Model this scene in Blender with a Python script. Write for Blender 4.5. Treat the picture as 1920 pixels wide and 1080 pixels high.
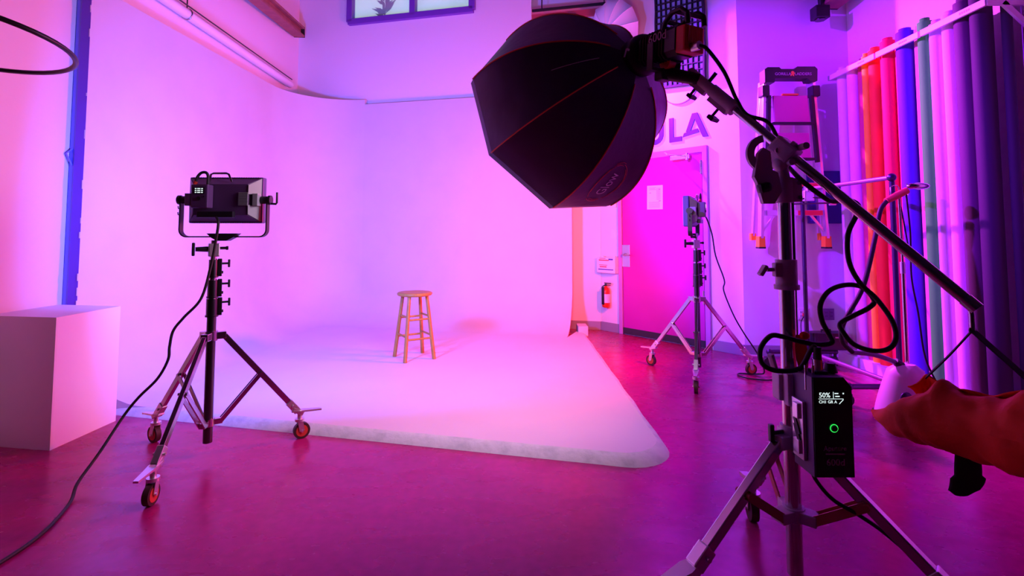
import bpy, bmesh, math, random
from mathutils import Vector, Matrix, noise as mnoise
random.seed(7)
PI = math.pi
scene = bpy.context.scene
for o in list(bpy.data.objects):
    bpy.data.objects.remove(o)

# ------------------------------------------------------------------ camera
cam_d = bpy.data.cameras.new('camera')
cam_d.sensor_fit = 'HORIZONTAL'
cam_d.sensor_width = 36.0
cam_d.lens = 18.0
cam_d.shift_y = -158.0 / 1920.0
cam_d.clip_start = 0.05
cam = bpy.data.objects.new('camera', cam_d)
scene.collection.objects.link(cam)
cam.location = (0, 0, 1.25)
cam.rotation_euler = (math.radians(90 + 3.3), 0, 0)
scene.camera = cam

# ------------------------------------------------------------------ world, exposure, lamp settings
world = bpy.data.worlds.new('world'); scene.world = world
world.use_nodes = True
world.node_tree.nodes['Background'].inputs[0].default_value = (0.30, 0.05, 0.42, 1)
world.node_tree.nodes['Background'].inputs[1].default_value = 0.02
vs = scene.view_settings
vs.view_transform = 'Standard'; vs.look = 'None'; vs.gamma = 1.0; vs.use_curve_mapping = False
vs.exposure = 0.0
def watts(r, g, b):                         # lamp output per colour channel
    m = max(r, g, b); return dict(energy=m, color=(r / m, g / m, b / m))
LEFT_PANEL = watts(10, 18, 170)
RIGHT_PANEL = dict(watts(140, 5, 1), spread=176)
SOFTBOX = watts(44, 27, 42)
ADDED_WASH_SPOT = watts(950, 20, 3800)           # added unseen spotlight that brightens the alcove wall
ADDED_TRACK_SPOT = watts(1700, 110, 2200)         # added hidden spot on the overhead track, brightens the paper rolls

# ------------------------------------------------------------------ materials
MATS = {}
def mat(name, col, rough=0.6, metal=0.0, noise=None, bump=None, emit=None, spec=0.5, coat=0.0, alpha=None, transmission=0.0, sheen=0.0):
    """noise=(scale, second colour, contrast lo, hi)   bump=(scale, strength)"""
    m = bpy.data.materials.new(name); m.use_nodes = True
    nt = m.node_tree; b = nt.nodes['Principled BSDF']
    b.inputs['Base Color'].default_value = (*col, 1)
    b.inputs['Roughness'].default_value = rough
    b.inputs['Metallic'].default_value = metal
    b.inputs['Specular IOR Level'].default_value = spec
    b.inputs['Coat Weight'].default_value = coat
    b.inputs['Transmission Weight'].default_value = transmission
    if sheen: b.inputs['Sheen Weight'].default_value = sheen
    if alpha is not None: b.inputs['Alpha'].default_value = alpha
    tc = nt.nodes.new('ShaderNodeTexCoord')
    if noise:
        n = nt.nodes.new('ShaderNodeTexNoise'); n.inputs['Scale'].default_value = noise[0]; n.inputs['Detail'].default_value = 6
        r = nt.nodes.new('ShaderNodeValToRGB')
        r.color_ramp.elements[0].position = noise[2]; r.color_ramp.elements[1].position = noise[3]
        r.color_ramp.elements[0].color = (*col, 1); r.color_ramp.elements[1].color = (*noise[1], 1)
        nt.links.new(tc.outputs['Object'], n.inputs['Vector']); nt.links.new(n.outputs['Fac'], r.inputs['Fac'])
        nt.links.new(r.outputs['Color'], b.inputs['Base Color'])
    if bump:
        n2 = nt.nodes.new('ShaderNodeTexNoise'); n2.inputs['Scale'].default_value = bump[0]; n2.inputs['Detail'].default_value = 5
        bp = nt.nodes.new('ShaderNodeBump'); bp.inputs['Strength'].default_value = bump[1]; bp.inputs['Distance'].default_value = 0.01
        nt.links.new(tc.outputs['Object'], n2.inputs['Vector']); nt.links.new(n2.outputs['Fac'], bp.inputs['Height'])
        nt.links.new(bp.outputs['Normal'], b.inputs['Normal'])
    if emit:
        b.inputs['Emission Color'].default_value = (*emit[0], 1); b.inputs['Emission Strength'].default_value = emit[1]
    MATS[name] = m
    return m

def wood_mat(name, c1, c2, scale):
    m = mat(name, c1, 0.45); nt = m.node_tree; b = nt.nodes['Principled BSDF']
    tc = nt.nodes.new('ShaderNodeTexCoord'); mp = nt.nodes.new('ShaderNodeMapping'); mp.inputs['Scale'].default_value = scale
    n = nt.nodes.new('ShaderNodeTexNoise'); n.inputs['Scale'].default_value = 14; n.inputs['Detail'].default_value = 8; n.inputs['Distortion'].default_value = 1.2
    r = nt.nodes.new('ShaderNodeValToRGB'); r.color_ramp.elements[0].color = (*c1, 1); r.color_ramp.elements[1].color = (*c2, 1)
    r.color_ramp.elements[0].position = .35; r.color_ramp.elements[1].position = .65
    nt.links.new(tc.outputs['Object'], mp.inputs['Vector']); nt.links.new(mp.outputs['Vector'], n.inputs['Vector'])
    nt.links.new(n.outputs['Fac'], r.inputs['Fac']); nt.links.new(r.outputs['Color'], b.inputs['Base Color'])
    return m

def floor_mat():
    m = mat('concrete', (.08, .07, .075), .3); nt = m.node_tree; b = nt.nodes['Principled BSDF']
    tc = nt.nodes.new('ShaderNodeTexCoord')
    n1 = nt.nodes.new('ShaderNodeTexNoise'); n1.inputs['Scale'].default_value = 1.1; n1.inputs['Detail'].default_value = 5; n1.inputs['Roughness'].default_value = .55
    n2 = nt.nodes.new('ShaderNodeTexNoise'); n2.inputs['Scale'].default_value = 22; n2.inputs['Detail'].default_value = 6
    mp = nt.nodes.new('ShaderNodeMapping'); mp.inputs['Scale'].default_value = (1.2, 2.2, 1); mp.inputs['Rotation'].default_value = (0, 0, .4)
    n3 = nt.nodes.new('ShaderNodeTexNoise'); n3.inputs['Scale'].default_value = 3; n3.inputs['Detail'].default_value = 4
    r1 = nt.nodes.new('ShaderNodeValToRGB')
    r1.color_ramp.elements[0].position = .3; r1.color_ramp.elements[1].position = .72
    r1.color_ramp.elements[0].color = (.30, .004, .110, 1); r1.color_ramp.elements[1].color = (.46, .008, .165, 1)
    mx = nt.nodes.new('ShaderNodeMix'); mx.data_type = 'RGBA'; mx.blend_type = 'MULTIPLY'; mx.inputs[0].default_value = .6
    r2 = nt.nodes.new('ShaderNodeValToRGB')
    r2.color_ramp.elements[0].position = .3; r2.color_ramp.elements[1].position = .7
    r2.color_ramp.elements[0].color = (.75, .75, .75, 1); r2.color_ramp.elements[1].color = (1.15, 1.15, 1.15, 1)
    rr = nt.nodes.new('ShaderNodeMapRange'); rr.inputs['From Min'].default_value = .3; rr.inputs['From Max'].default_value = .75
    rr.inputs['To Min'].default_value = .18; rr.inputs['To Max'].default_value = .36
    bp = nt.nodes.new('ShaderNodeBump'); bp.inputs['Strength'].default_value = .03; bp.inputs['Distance'].default_value = .004
    L = nt.links.new
    L(tc.outputs['Object'], n1.inputs['Vector']); L(tc.outputs['Object'], n2.inputs['Vector'])
    L(tc.outputs['Object'], mp.inputs['Vector']); L(mp.outputs['Vector'], n3.inputs['Vector'])
    L(n1.outputs['Fac'], r1.inputs['Fac']); L(n2.outputs['Fac'], r2.inputs['Fac'])
    L(r1.outputs['Color'], mx.inputs[6]); L(r2.outputs['Color'], mx.inputs[7]); L(mx.outputs[2], b.inputs['Base Color'])
    L(n3.outputs['Fac'], rr.inputs['Value']); L(rr.outputs['Result'], b.inputs['Roughness'])
    L(n2.outputs['Fac'], bp.inputs['Height']); L(bp.outputs['Normal'], b.inputs['Normal'])
    return m
MF = floor_mat(); MF.node_tree.nodes['Principled BSDF'].inputs['Specular Tint'].default_value = (1, .10, .95, 1); MF.node_tree.nodes['Principled BSDF'].inputs['Specular IOR Level'].default_value = .55  # specular tint puts magenta into the floor's reflections
mat('wall_white', (.84, .80, .84), .75, bump=(60, .08))
mat('cyc_white', (.65, .64, .65), .60, noise=(3, (.62, .61, .62), .4, .7), bump=(35, .05))
mat('cyc_floor_white', (.66, .65, .66), .55, noise=(2, (.63, .62, .63), .4, .7), bump=(35, .04))
mat('lip_plaster', (.78, .80, .79), .7, noise=(14, (.62, .66, .65), .45, .7), bump=(30, .35))
mat('baseboard', (.32, .28, .34), .6)
mat('ceiling', (.12, .11, .13), .9)
mat('added_drape', (.06, .05, .07), .9)  # drape added on the unseen rear walls to cut bounce light
mat('door_paint', (.58, .006, .40), .45, noise=(2, (.53, .005, .37), .4, .7))
mat('door_frame', (.55, .20, .60), .5)
mat('dark_sweep', (.03, .025, .035), .6)
mat('blue_paint', (.20, .22, .75), .5)
mat('wall_end_violet', (.16, .06, .50), .6)  # violet for the end face of the white cyc wall
mat('letter_paint', (.05, .008, .30), .6)
mat('beam_brown', (.28, .10, .09), .7, noise=(8, (.36, .14, .11), .4, .7), bump=(20, .2))
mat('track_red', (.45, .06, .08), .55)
mat('pipe_white', (.82, .80, .82), .4)
mat('black_plastic', (.012, .012, .016), .42)
mat('black_matte', (.010, .010, .012), .8)
mat('black_rubber', (.015, .013, .016), .6)
mat('fabric_black', (.045, .014, .075), .42, bump=(7, .6), sheen=.15)
mat('piping_red', (1.0, .13, .06), .45)
mat('diffuser', (.9, .9, .9), .6)
mat('chrome', (.62, .60, .63), .18, 1.0)
mat('steel', (.50, .48, .51), .20, 1.0, noise=(12, (.56, .54, .57), .4, .7))
mat('steel_dark', (.10, .095, .11), .30, 1.0)
mat('cast_grey', (.58, .52, .60), .5, .0, bump=(60, .15))
mat('silver_cast', (.70, .68, .71), .35, .9)
mat('wheel_red', (.62, .05, .03), .5)
mat('wheel_dark', (.05, .012, .012), .6)
mat('body_navy', (.07, .05, .20), .45)
mat('body_purple', (.11, .05, .16), .5)
mat('panel_grey', (.30, .36, .33), .5)
mat('screen', (.01, .01, .012), .25)
mat('screen_text', (.1, .1, .1), .5, emit=((.80, .95, .95), 1.1))
mat('led_green', (.02, .2, .03), .5, emit=((.03, .8, .10), 1.3))
mat('print_dim', (.55, .35, .52), .6)
mat('print_white', (.80, .70, .80), .6)
mat('print_dark', (.06, .03, .09), .7)
mat('print_red', (.60, .03, .05), .7)
mat('print_blue', (.08, .05, .45), .7)
mat('print_orange', (.95, .30, .05), .6)
mat('lamp_orange', (.80, .07, .02), .5)
mat('paper', (.88, .84, .86), .8)
mat('box_white', (.86, .84, .86), .55)
mat('extinguisher_red', (.75, .03, .01), .35)
mat('sandbag_orange', (.90, .06, .010), .75, noise=(5, (.78, .045, .008), .4, .65), bump=(45, .25))
mat('strap_black', (.012, .010, .014), .85)
mat('glass', (.85, .95, .92), .05, alpha=.25)
mat('daylight', (.6, .8, .72), .9, noise=(1.4, (.35, .62, .52), .45, .62), emit=((.58, .80, .70), .75))
mat('plant_green', (.02, .16, .10), .6)
mat('frame_purple', (.16, .05, .42), .5)
mat('ladder_alu', (.78, .72, .78), .3, .9)
mat('ladder_tread', (.62, .10, .36), .45, .3)
mat('ladder_foot', (.95, .42, .02), .5)
mat('ladder_red', (.85, .08, .06), .5)
mat('umbrella_white', (.86, .78, .86), .7)
mat('grid_cloth', (.50, .46, .78), .8)
mat('grid_black', (.012, .010, .030), .8)
mat('disc_cloth', (.85, .80, .88), .6)
mat('navy_panel', (.06, .03, .28), .6)
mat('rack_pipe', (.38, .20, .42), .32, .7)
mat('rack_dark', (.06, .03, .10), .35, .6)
mat('steamer_body', (.82, .55, .80), .35)
mat('steamer_sleeve', (.80, .10, .10), .8)
mat('hose_grey', (.25, .20, .38), .5)
mat('tape_orange', (.90, .08, .02), .6)
wood_mat('stool_wood', (.48, .29, .04), (.38, .20, .025), (6, 6, .6))

# ------------------------------------------------------------------ mesh builder
class MB:
    def __init__(s): s.v = []; s.f = []; s.sm = []; s.mi = []
    def add(s, vs, fs, smooth=False, mi=0, M=None):
        n = len(s.v)
        for p in vs:
            p = Vector(p); s.v.append(M @ p if M is not None else p)
        for f in fs: s.f.append([i + n for i in f]); s.sm.append(smooth); s.mi.append(mi)
        return s
    def box(s, c, size, M=None, bev=0.0, mi=0):
        bm = bmesh.new(); bmesh.ops.create_cube(bm, size=1)
        for v in bm.verts: v.co = Vector((v.co.x * size[0], v.co.y * size[1], v.co.z * size[2]))
        if bev > 0: bmesh.ops.bevel(bm, geom=list(bm.edges), offset=bev, segments=2, affect='EDGES', profile=.6)
        bm.verts.index_update()
        T = Matrix.Translation(Vector(c)) if M is None else M @ Matrix.Translation(Vector(c))
        s.add([v.co.copy() for v in bm.verts], [[v.index for v in f.verts] for f in bm.faces], bev > 0 and False, mi, T)
        bm.free(); return s
    def bar(s, p0, p1, w, h, up=(0, 0, 1), bev=0.0, mi=0):
        """rectangular bar from p0 to p1; w across, h along 'up'"""
        p0 = Vector(p0); p1 = Vector(p1); z = (p1 - p0); L = z.length; z.normalize()
        u = Vector(up); u = u - z * u.dot(z)
        if u.length < 1e-4: u = Vector((1, 0, 0)) - z * z.x
        u.normalize(); x = u.cross(z)
        M = Matrix((( x.x, u.x, z.x, 0), (x.y, u.y, z.y, 0), (x.z, u.z, z.z, 0), (0, 0, 0, 1)))
        M.translation = (p0 + p1) / 2
        return s.box((0, 0, 0), (w, h, L), M, bev, mi)
    def cyl(s, p0, p1, r0, r1=None, n=16, caps=True, mi=0, M=None, smooth=True):
        r1 = r0 if r1 is None else r1
        p0 = Vector(p0); p1 = Vector(p1); z = (p1 - p0).normalized()
        a = Vector((0, 0, 1)) if abs(z.z) < .9 else Vector((1, 0, 0))
        x = z.cross(a).normalized(); y = z.cross(x)
        vs = []
        for p, r in ((p0, r0), (p1, r1)):
            for i in range(n):
                t = 2 * PI * i / n; vs.append(p + x * (math.cos(t) * r) + y * (math.sin(t) * r))
        s.add(vs, [[i, (i + 1) % n, n + (i + 1) % n, n + i] for i in range(n)], smooth, mi, M)
        if caps:
            s.add(vs[:n], [list(range(n))[::-1]], False, mi, M); s.add(vs[n:], [list(range(n))], False, mi, M)
        return s
    def tube(s, pts, r, n=8, caps=True, mi=0, closed=False, M=None):
        pts = [Vector(p) for p in pts]; N = len(pts)
        rr = r if isinstance(r, (list, tuple)) else [r] * N
        vs = []; prev = None
        for i, p in enumerate(pts):
            if closed: t = pts[(i + 1) % N] - pts[i - 1]
            else: t = pts[min(i + 1, N - 1)] - pts[max(i - 1, 0)]
            t.normalize()
            if prev is None:
                a = Vector((0, 0, 1)) if abs(t.z) < .9 else Vector((1, 0, 0)); x = t.cross(a).normalized()
            else:
                x = prev - t * prev.dot(t)
                x = x.normalized() if x.length > 1e-5 else t.orthogonal().normalized()
            prev = x; y = t.cross(x)
            for k in range(n):
                q = 2 * PI * k / n; vs.append(p + (x * math.cos(q) + y * math.sin(q)) * rr[i])
        fs = []
        for i in range(N if closed else N - 1):
            j = (i + 1) % N
            for k in range(n): fs.append([i * n + k, i * n + (k + 1) % n, j * n + (k + 1) % n, j * n + k])
        s.add(vs, fs, True, mi, M)
        if caps and not closed:
            s.add(vs[:n], [list(range(n))[::-1]], False, mi, M); s.add(vs[-n:], [list(range(n))], False, mi, M)
        return s
    def lathe(s, prof, n=24, M=None, mi=0, smooth=True):
        vs = []
        for r, z in prof:
            for i in range(n): t = 2 * PI * i / n; vs.append((r * math.cos(t), r * math.sin(t), z))
        fs = []
        for j in range(len(prof) - 1):
            for i in range(n): fs.append([j * n + i, j * n + (i + 1) % n, (j + 1) * n + (i + 1) % n, (j + 1) * n + i])
        return s.add(vs, fs, smooth, mi, M)
    def prism(s, poly, h, M=None, mi=0):
        """polygon in XY extruded 0..h in Z"""
        n = len(poly); vs = [(x, y, 0) for x, y in poly] + [(x, y, h) for x, y in poly]
        fs = [list(range(n))[::-1], [n + i for i in range(n)]] + [[i, (i + 1) % n, n + (i + 1) % n, n + i] for i in range(n)]
        return s.add(vs, fs, False, mi, M)
    def grid(s, P, smooth=True, mi=0, M=None):
        R = len(P); C = len(P[0])
        return s.add([p for row in P for p in row], [[i * C + j, i * C + j + 1, (i + 1) * C + j + 1, (i + 1) * C + j] for i in range(R - 1) for j in range(C - 1)], smooth, mi, M)
    def sphere(s, c, r, M=None, n=14, m=8, sc=(1, 1, 1), mi=0):
        prof = [(r * math.sin(PI * j / m) + 1e-5, -r * math.cos(PI * j / m)) for j in range(m + 1)]
        T = Matrix.Translation(Vector(c)) @ Matrix.Diagonal((*sc, 1))
        return s.lathe(prof, n, T if M is None else M @ T, mi)
    def build(s, name, m, parent=None, off=None):
        """off: world point used as the local origin (defaults to the parent's location)"""
        o0 = Vector(off) if off is not None else Vector((0, 0, 0))
        me = bpy.data.meshes.new(name)
        me.from_pydata([p - o0 for p in s.v], [], s.f)
        me.validate(); me.update()
        if len(me.polygons) == len(s.sm): me.polygons.foreach_set('use_smooth', s.sm)
        for k in (m if isinstance(m, (list, tuple)) else [m]): me.materials.append(MATS[k])
        if len(me.polygons) == len(s.mi): me.polygons.foreach_set('material_index', s.mi)
        bm = bmesh.new(); bm.from_mesh(me); bmesh.ops.recalc_face_normals(bm, faces=bm.faces); bm.to_mesh(me); bm.free()
        o = bpy.data.objects.new(name, me); scene.collection.objects.link(o)
        if parent is not None: o.parent = parent
        elif off is not None: o.location = o0
        return o

def tag(o, label=None, cat=None, group=None, kind=None):
    if label: o['label'] = label
    if cat: o['category'] = cat
    if group: o['group'] = group
    if kind: o['kind'] = kind
    return o
def thing(name, loc, label, cat, rz=0.0, group=None):
    o = bpy.data.objects.new(name, None); scene.collection.objects.link(o)
    o.location = loc; o.rotation_euler = (0, 0, rz); o.empty_display_size = .1
    return tag(o, label, cat, group)
def copy_tree(o, parent=None):
    c = o.copy(); scene.collection.objects.link(c); c.parent = parent
    for ch in list(o.children): copy_tree(ch, c)
    return c
def frame(o, x, y, z):
    M = Matrix(((x[0], y[0], z[0], 0), (x[1], y[1], z[1], 0), (x[2], y[2], z[2], 0), (0, 0, 0, 1))); M.translation = Vector(o); return M
def spline(pts, k=8):
    P = [Vector(p) for p in pts]; P = [P[0] * 2 - P[1]] + P + [P[-1] * 2 - P[-2]]; out = []
    for i in range(1, len(P) - 2):
        a, b, c, d = P[i - 1], P[i], P[i + 1], P[i + 2]
        for j in range(k):
            t = j / k
            out.append(.5 * ((2 * b) + (c - a) * t + (2 * a - 5 * b + 4 * c - d) * t * t + (3 * b - a - 3 * c + d) * t ** 3))
    out.append(P[-2]); return out
def text_geo(txt, size, extrude=.0006, align='CENTER'):
    """mesh data of lettering in the XY plane (built-in font)"""
    cu = bpy.data.curves.new('lettering', 'FONT'); cu.body = txt; cu.size = size; cu.extrude = extrude
    cu.align_x = align; cu.align_y = 'CENTER'; cu.resolution_u = 3
    o = bpy.data.objects.new('lettering', cu); scene.collection.objects.link(o)
    dg = bpy.context.evaluated_depsgraph_get()
    me = bpy.data.meshes.new_from_object(o.evaluated_get(dg))
    vs = [v.co.copy() for v in me.vertices]; fs = [list(p.vertices) for p in me.polygons]
    bpy.data.objects.remove(o); bpy.data.meshes.remove(me); bpy.data.curves.remove(cu)
    return vs, fs
def struct(name, mb, m, parent=None, off=None):
    o = mb.build(name, m, parent, off)
    if parent is None: o['kind'] = 'structure'
    return o

# ================================================================== SETTING
RH = 5.2                                   # room height
BS = -0.238                                # slope of the back wall in plan
def yb(x, off=0.0): return 6.69 + BS * x + off
bdir = Vector((1, BS, 0)).normalized(); bn = Vector((BS, -1, 0)).normalized()     # along back wall, into room
PA = Vector((1.151, 6.737, 0)); PB = Vector((2.383, 5.315, 0)); PC = Vector((3.50, 5.235, 0))
ddir = (PB - PA).normalized(); dn = Vector((ddir.y, -ddir.x, 0))                  # diagonal wall
if dn.y > 0: dn = -dn
def wallbox(name, p0, p1, z0, z1, th, outn, m='wall_white', off=None):
    p0 = Vector(p0); p1 = Vector(p1); n = Vector(outn) * th
    mb = MB(); q = [p0, p1, p1 + n, p0 + n]
    vs = [(a.x, a.y, z0) for a in q] + [(a.x, a.y, z1) for a in q]
    mb.add(vs, [[0, 1, 2, 3], [4, 5, 6, 7], [0, 1, 5, 4], [1, 2, 6, 5], [2, 3, 7, 6], [3, 0, 4, 7]])
    return struct(name, mb, m)
YF = -5.0
mb = MB(); mb.box((.15, 1.6, -.05), (7.3, 13.6, .1)); floor = struct('floor', mb, 'concrete'); floor['label'] = 'dark polished concrete studio floor'
mb = MB(); mb.box((.15, 1.6, RH + .05), (7.3, 13.6, .1)); struct('ceiling', mb, 'ceiling')
wallbox('wall_left_rear', (-3.2, YF, 0), (-3.2, 2.2, 0), 0, RH, .2, (-1, 0, 0), 'added_drape')
wallbox('wall_right_rear', (3.5, YF, 0), (3.5, 2.2, 0), 0, RH, .2, (1, 0, 0), 'added_drape')
wallbox('wall_left', (-3.2, 2.2, 0), (-3.2, 8.2, 0), 0, RH, .2, (-1, 0, 0))
wallbox('wall_right', (3.5, 2.2, 0), (3.5, 5.4, 0), 0, RH, .2, (1, 0, 0))
wallbox('wall_front', (-3.3, YF, 0), (3.6, YF, 0), 0, RH, .2, (0, -1, 0), 'added_drape')
wallbox('wall_back', (-3.3, yb(-3.3, .30), 0), (1.16, yb(1.16, .30), 0), 0, RH, .2, (0, 1, 0))
wallbox('wall_corner', PA, PB, 0, RH, .2, -dn)
wallbox('wall_alcove', PB, PC, 0, RH, .2, (0, 1, 0))

# upper back wall that carries the window, with a real opening
WX0, WX1, WZ0, WZ1 = -2.36, -0.545, 4.32, 5.0
def upper(x0, x1, z0, z1, mb):
    q = [Vector((x0, yb(x0, .08), 0)), Vector((x1, yb(x1, .08), 0)), Vector((x1, yb(x1, .26), 0)), Vector((x0, yb(x0, .26), 0))]
    vs = [(a.x, a.y, z0) for a in q] + [(a.x, a.y, z1) for a in q]
    mb.add(vs, [[0, 1, 2, 3], [4, 5, 6, 7], [0, 1, 5, 4], [1, 2, 6, 5], [2, 3, 7, 6], [3, 0, 4, 7]])
mb = MB()
upper(-3.2, WX0, 2.2, RH, mb); upper(WX1, .26, 2.2, RH, mb); upper(WX0, WX1, 2.2, WZ0, mb); upper(WX0, WX1, WZ1, RH, mb)
o = struct('wall_back_upper', mb, 'wall_white')
# window: frame, mullion, panes, lit view behind it
def wb(x, d): return Vector((x, yb(x, d), 0))
win = thing('window_1', (-1.45, yb(-1.45, .05), WZ0), 'purple framed two-pane window high on the back wall', 'window'); win['kind'] = 'structure'
del win['category']
wl = Vector(win.location)
for (a, b_) in (((WX0 - .02, WZ0), (WX1 + .02, WZ0)), ((WX0 - .02, WZ1), (WX1 + .02, WZ1)), ((WX0, WZ0), (WX0, WZ1)), ((WX1, WZ0), (WX1, WZ1)), ((-1.40, WZ0), (-1.40, WZ1))):
    p0 = wb(a[0], .07); p0.z = a[1]; p1 = wb(b_[0], .07); p1.z = b_[1]
    mb = MB(); mb.bar(p0, p1, .085, .10, up=bn, bev=.006) if abs(a[1] - b_[1]) < .01 else mb.bar(p0, p1, .085, .10, up=bn, bev=.006)
    mb.build('window_frame', 'frame_purple', win, wl)
for x0, x1 in ((WX0 + .04, -1.44), (-1.36, WX1 - .04)):
    mb = MB(); p0 = wb((x0 + x1) / 2, .10); p0.z = (WZ0 + WZ1) / 2
    M = frame(p0, bdir, Vector((0, 0, 1)), bn); mb.box((0, 0, 0), (x1 - x0, WZ1 - WZ0 - .08, .006), M); mb.build('pane', 'glass', win, wl)
mb = MB(); p0 = wb(-1.45, .245); p0.z = 4.66
M = frame(p0, bdir, Vector((0, 0, 1)), bn); mb.box((0, 0, 0), (1.9, .75, .01), M)
o = mb.build('daylit_backing', 'daylight', win, wl)
mb = MB(); p0 = wb(-1.86, .20)
for k in range(26):
    a = random.uniform(-1.3, 1.3); L = random.uniform(.10, .26)
    q = p0 + Vector((0, 0, 4.40 + random.random() * .25)); d = (bdir * math.sin(a) + Vector((0, 0, 1)) * math.cos(a))
    sd = d.cross(bn) * .022
    mb.add([q, q + d * L * .5 + sd, q + d * L, q + d * L * .5 - sd], [[0, 1, 2, 3]])
mb.build('plant_leaves', 'plant_green', win, wl)

# ---- cyclorama: swept wall, coved into a raised floor
CR, CX, RC, CZ, FZ = .55, -3.08, .80, 3.08, .05
YL = 3.66                                   # front end of the left wing
def cyc_path():
    """points on the cyc wall face (plan), with inward normals, left front -> corner -> right end"""
    ang = math.atan2(-BS, 1)               # back wall rotates by this
    n1 = Vector((1, 0, 0)); n2 = bn
    # arc centre: distance RC from both faces
    cx = CX + RC
    # on back: point = (cx,cy) with perpendicular distance RC from line y = yb(x)
    cy = yb(cx) - RC * math.sqrt(1 + BS * BS)
    a0 = PI; a1 = math.atan2(-n2.y, -n2.x)
    if a1 < 0: a1 += 2 * PI
    P = []
    Y0 = YL
    for i in range(19):
        y = Y0 + (cy - Y0) * i / 18; P.append((Vector((CX, y, 0)), n1))
    for i in range(1, 20):
        a = a0 + (a1 - a0) * i / 20; d = Vector((math.cos(a), math.sin(a), 0)); P.append((Vector((cx, cy, 0)) + d * RC, -d))
    xs = cx - n2.x * RC
    P.append((Vector((xs, yb(xs), 0)), n2))         # doubled: the top edge steps down here
    for i in range(21):
        x = xs + (.76 - xs) * i / 20; P.append((Vector((x, yb(x), 0)), n2))
    return P
path = cyc_path()
prof = [(0, CZ - (CZ - FZ - CR) * i / 10) for i in range(11)] + [(CR - CR * math.cos(PI / 2 * i / 12), FZ + CR - CR * math.sin(PI / 2 * i / 12)) for i in range(1, 13)]
mb = MB(); P = []
def ztop(i, z):                             # the left wing and the corner stand a little higher than the back
    return z + (.07 * min(i / 18, 1) if z == CZ and i <= 38 else 0)
for i, (p, n) in enumerate(path):
    row = []
    for d, z in prof:
        q = p + n * d
        if i <= 18: q.y -= .041 * (d / CR) * (1 - i / 18)
        row.append(q + Vector((0, 0, ztop(i, z))))
    P.append(row)
mb.grid(P[:39]); mb.grid(P[39:])
inner = [row[-1] for row in P]
# raised floor outline (top): front edge, rounded right corner, right edge
def lip(o):                                # o = outward offset
    def fy(x): return 3.586 - .2362 * (x + 2.686) + .07 - o * 1.03
    pts = [(CX, fy(CX))]
    for i in range(1, 13): x = CX + (.48 - CX) * i / 12; pts.append((x, fy(x)))
    xr = .845 + o; r = .22 + o * .4
    c = (xr - r, fy(xr - r) + r * 1.02)
    a0 = math.atan2(-1, -.2362) ; 
    for i in range(0, 9):
        a = a0 + (0 - a0) * i / 8; pts.append((c[0] + r * math.cos(a), c[1] + r * math.sin(a)))
    for i in range(1, 13):
        y = c[1] + (6.42 - c[1]) * i / 12
        wob = .006 * math.sin(i * 2.7) * (1 if o > 0 else 0)
        pts.append((xr + wob, y))
    return pts
top = lip(0.0); bot = lip(.06)
# floor top face: polygon from outline + inner cove line
poly = [Vector((x, y, FZ)) for x, y in top if x > CX + CR + .02] + [Vector((.845, yb(.845) - .01, FZ))] + [q for q in reversed(inner)]
floor_poly = poly
# outer return at the right end: coved profile closed with a thin edge, and top ledge
endp, endn = path[-1]
th = .03
Pe = [[(endp + endn * d) + Vector((0, 0, z)), (endp + endn * (d - th) ) + Vector((0, 0, z - (0 if d == 0 else .02)))] for d, z in prof]
mb.grid(Pe, smooth=False)
# right-hand strip: cove continues to platform edge
cyc = struct('wall_cyclorama', mb, 'cyc_white'); cyc['label'] = 'white plaster cyclorama with coved corners'
mb = MB(); mb.add(floor_poly, [list(range(len(floor_poly)))]); mb.build('cyclorama_floor', 'cyc_floor_white', cyc)
mb = MB(); mb.grid([[Vector((x, y, FZ)) for x, y in top], [Vector((x + (u - x) * .5, y + (w - y) * .5, FZ - .014)) for (x, y), (u, w) in zip(top, bot)], [Vector((x, y, .0)) for x, y in bot]])
mb.build('floor_edge', 'lip_plaster', cyc)
# left end return and top ledge
mb = MB()
mb.box((CX - .036, YL + .031, CZ / 2), (.070, .06, CZ))
mb.build('wall_end', 'wall_end_violet', cyc)
mb = MB()
tops = [p for p, n in path]
led = []
for p, n in path:
    q = p - n * (.10 if p.x < -2.9 else .17)
    led.append([p + Vector((0, 0, CZ)), q + Vector((0, 0, CZ))])
for i, r_ in enumerate(led):
    for v in r_: v.z = ztop(i, CZ)
mb.grid(led, smooth=False); mb.build('top_ledge', 'cyc_white', cyc)
mb = MB()                                   # chipped plaster on the left edge
for k in range(12):
    z = .7 + 2.3 * random.random(); h = random.uniform(.02, .07); w = random.uniform(.004, .010)
    mb.box((CX - .003, YL + random.uniform(-.002, .004), z), (w, .008, h), bev=.001)
mb.build('edge_chips', 'cyc_white', cyc)
# cove cross-section closing the left front end
mb = MB(); fan = [Vector((CX + d, YL - .041 * d / CR, z)) for d, z in prof[10:]]
mb.add([Vector((CX, YL, 0))] + fan + [Vector((CX + CR, YL - .041, 0))], [list(range(len(fan) + 2))])
mb.build('cove_end', 'cyc_white', cyc)
# end block where the cove meets the right edge
mb = MB(); mb.box((.865, 6.40, .06), (.12, .22, .12), bev=.006)
mb.build('edge_block', 'cyc_white', cyc)
# blue post next to the cyc end, with bracket
t = thing('trim_1', (-3.174, 3.70, 0), 'tall blue painted corner post at the end of the cyclorama wall', 'post'); t['kind'] = 'structure'; del t['category']
mb = MB(); mb.box((-3.174, 3.70, 1.60), (.042, .06, 3.2), bev=.004); mb.build('post', 'blue_paint', t, t.location)
mb = MB(); mb.tube([(-3.174, 3.67, 1.86), (-3.185, 3.63, 1.82), (-3.174, 3.67, 1.74)], .006); mb.build('hook', 'blue_paint', t, t.location)

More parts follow.
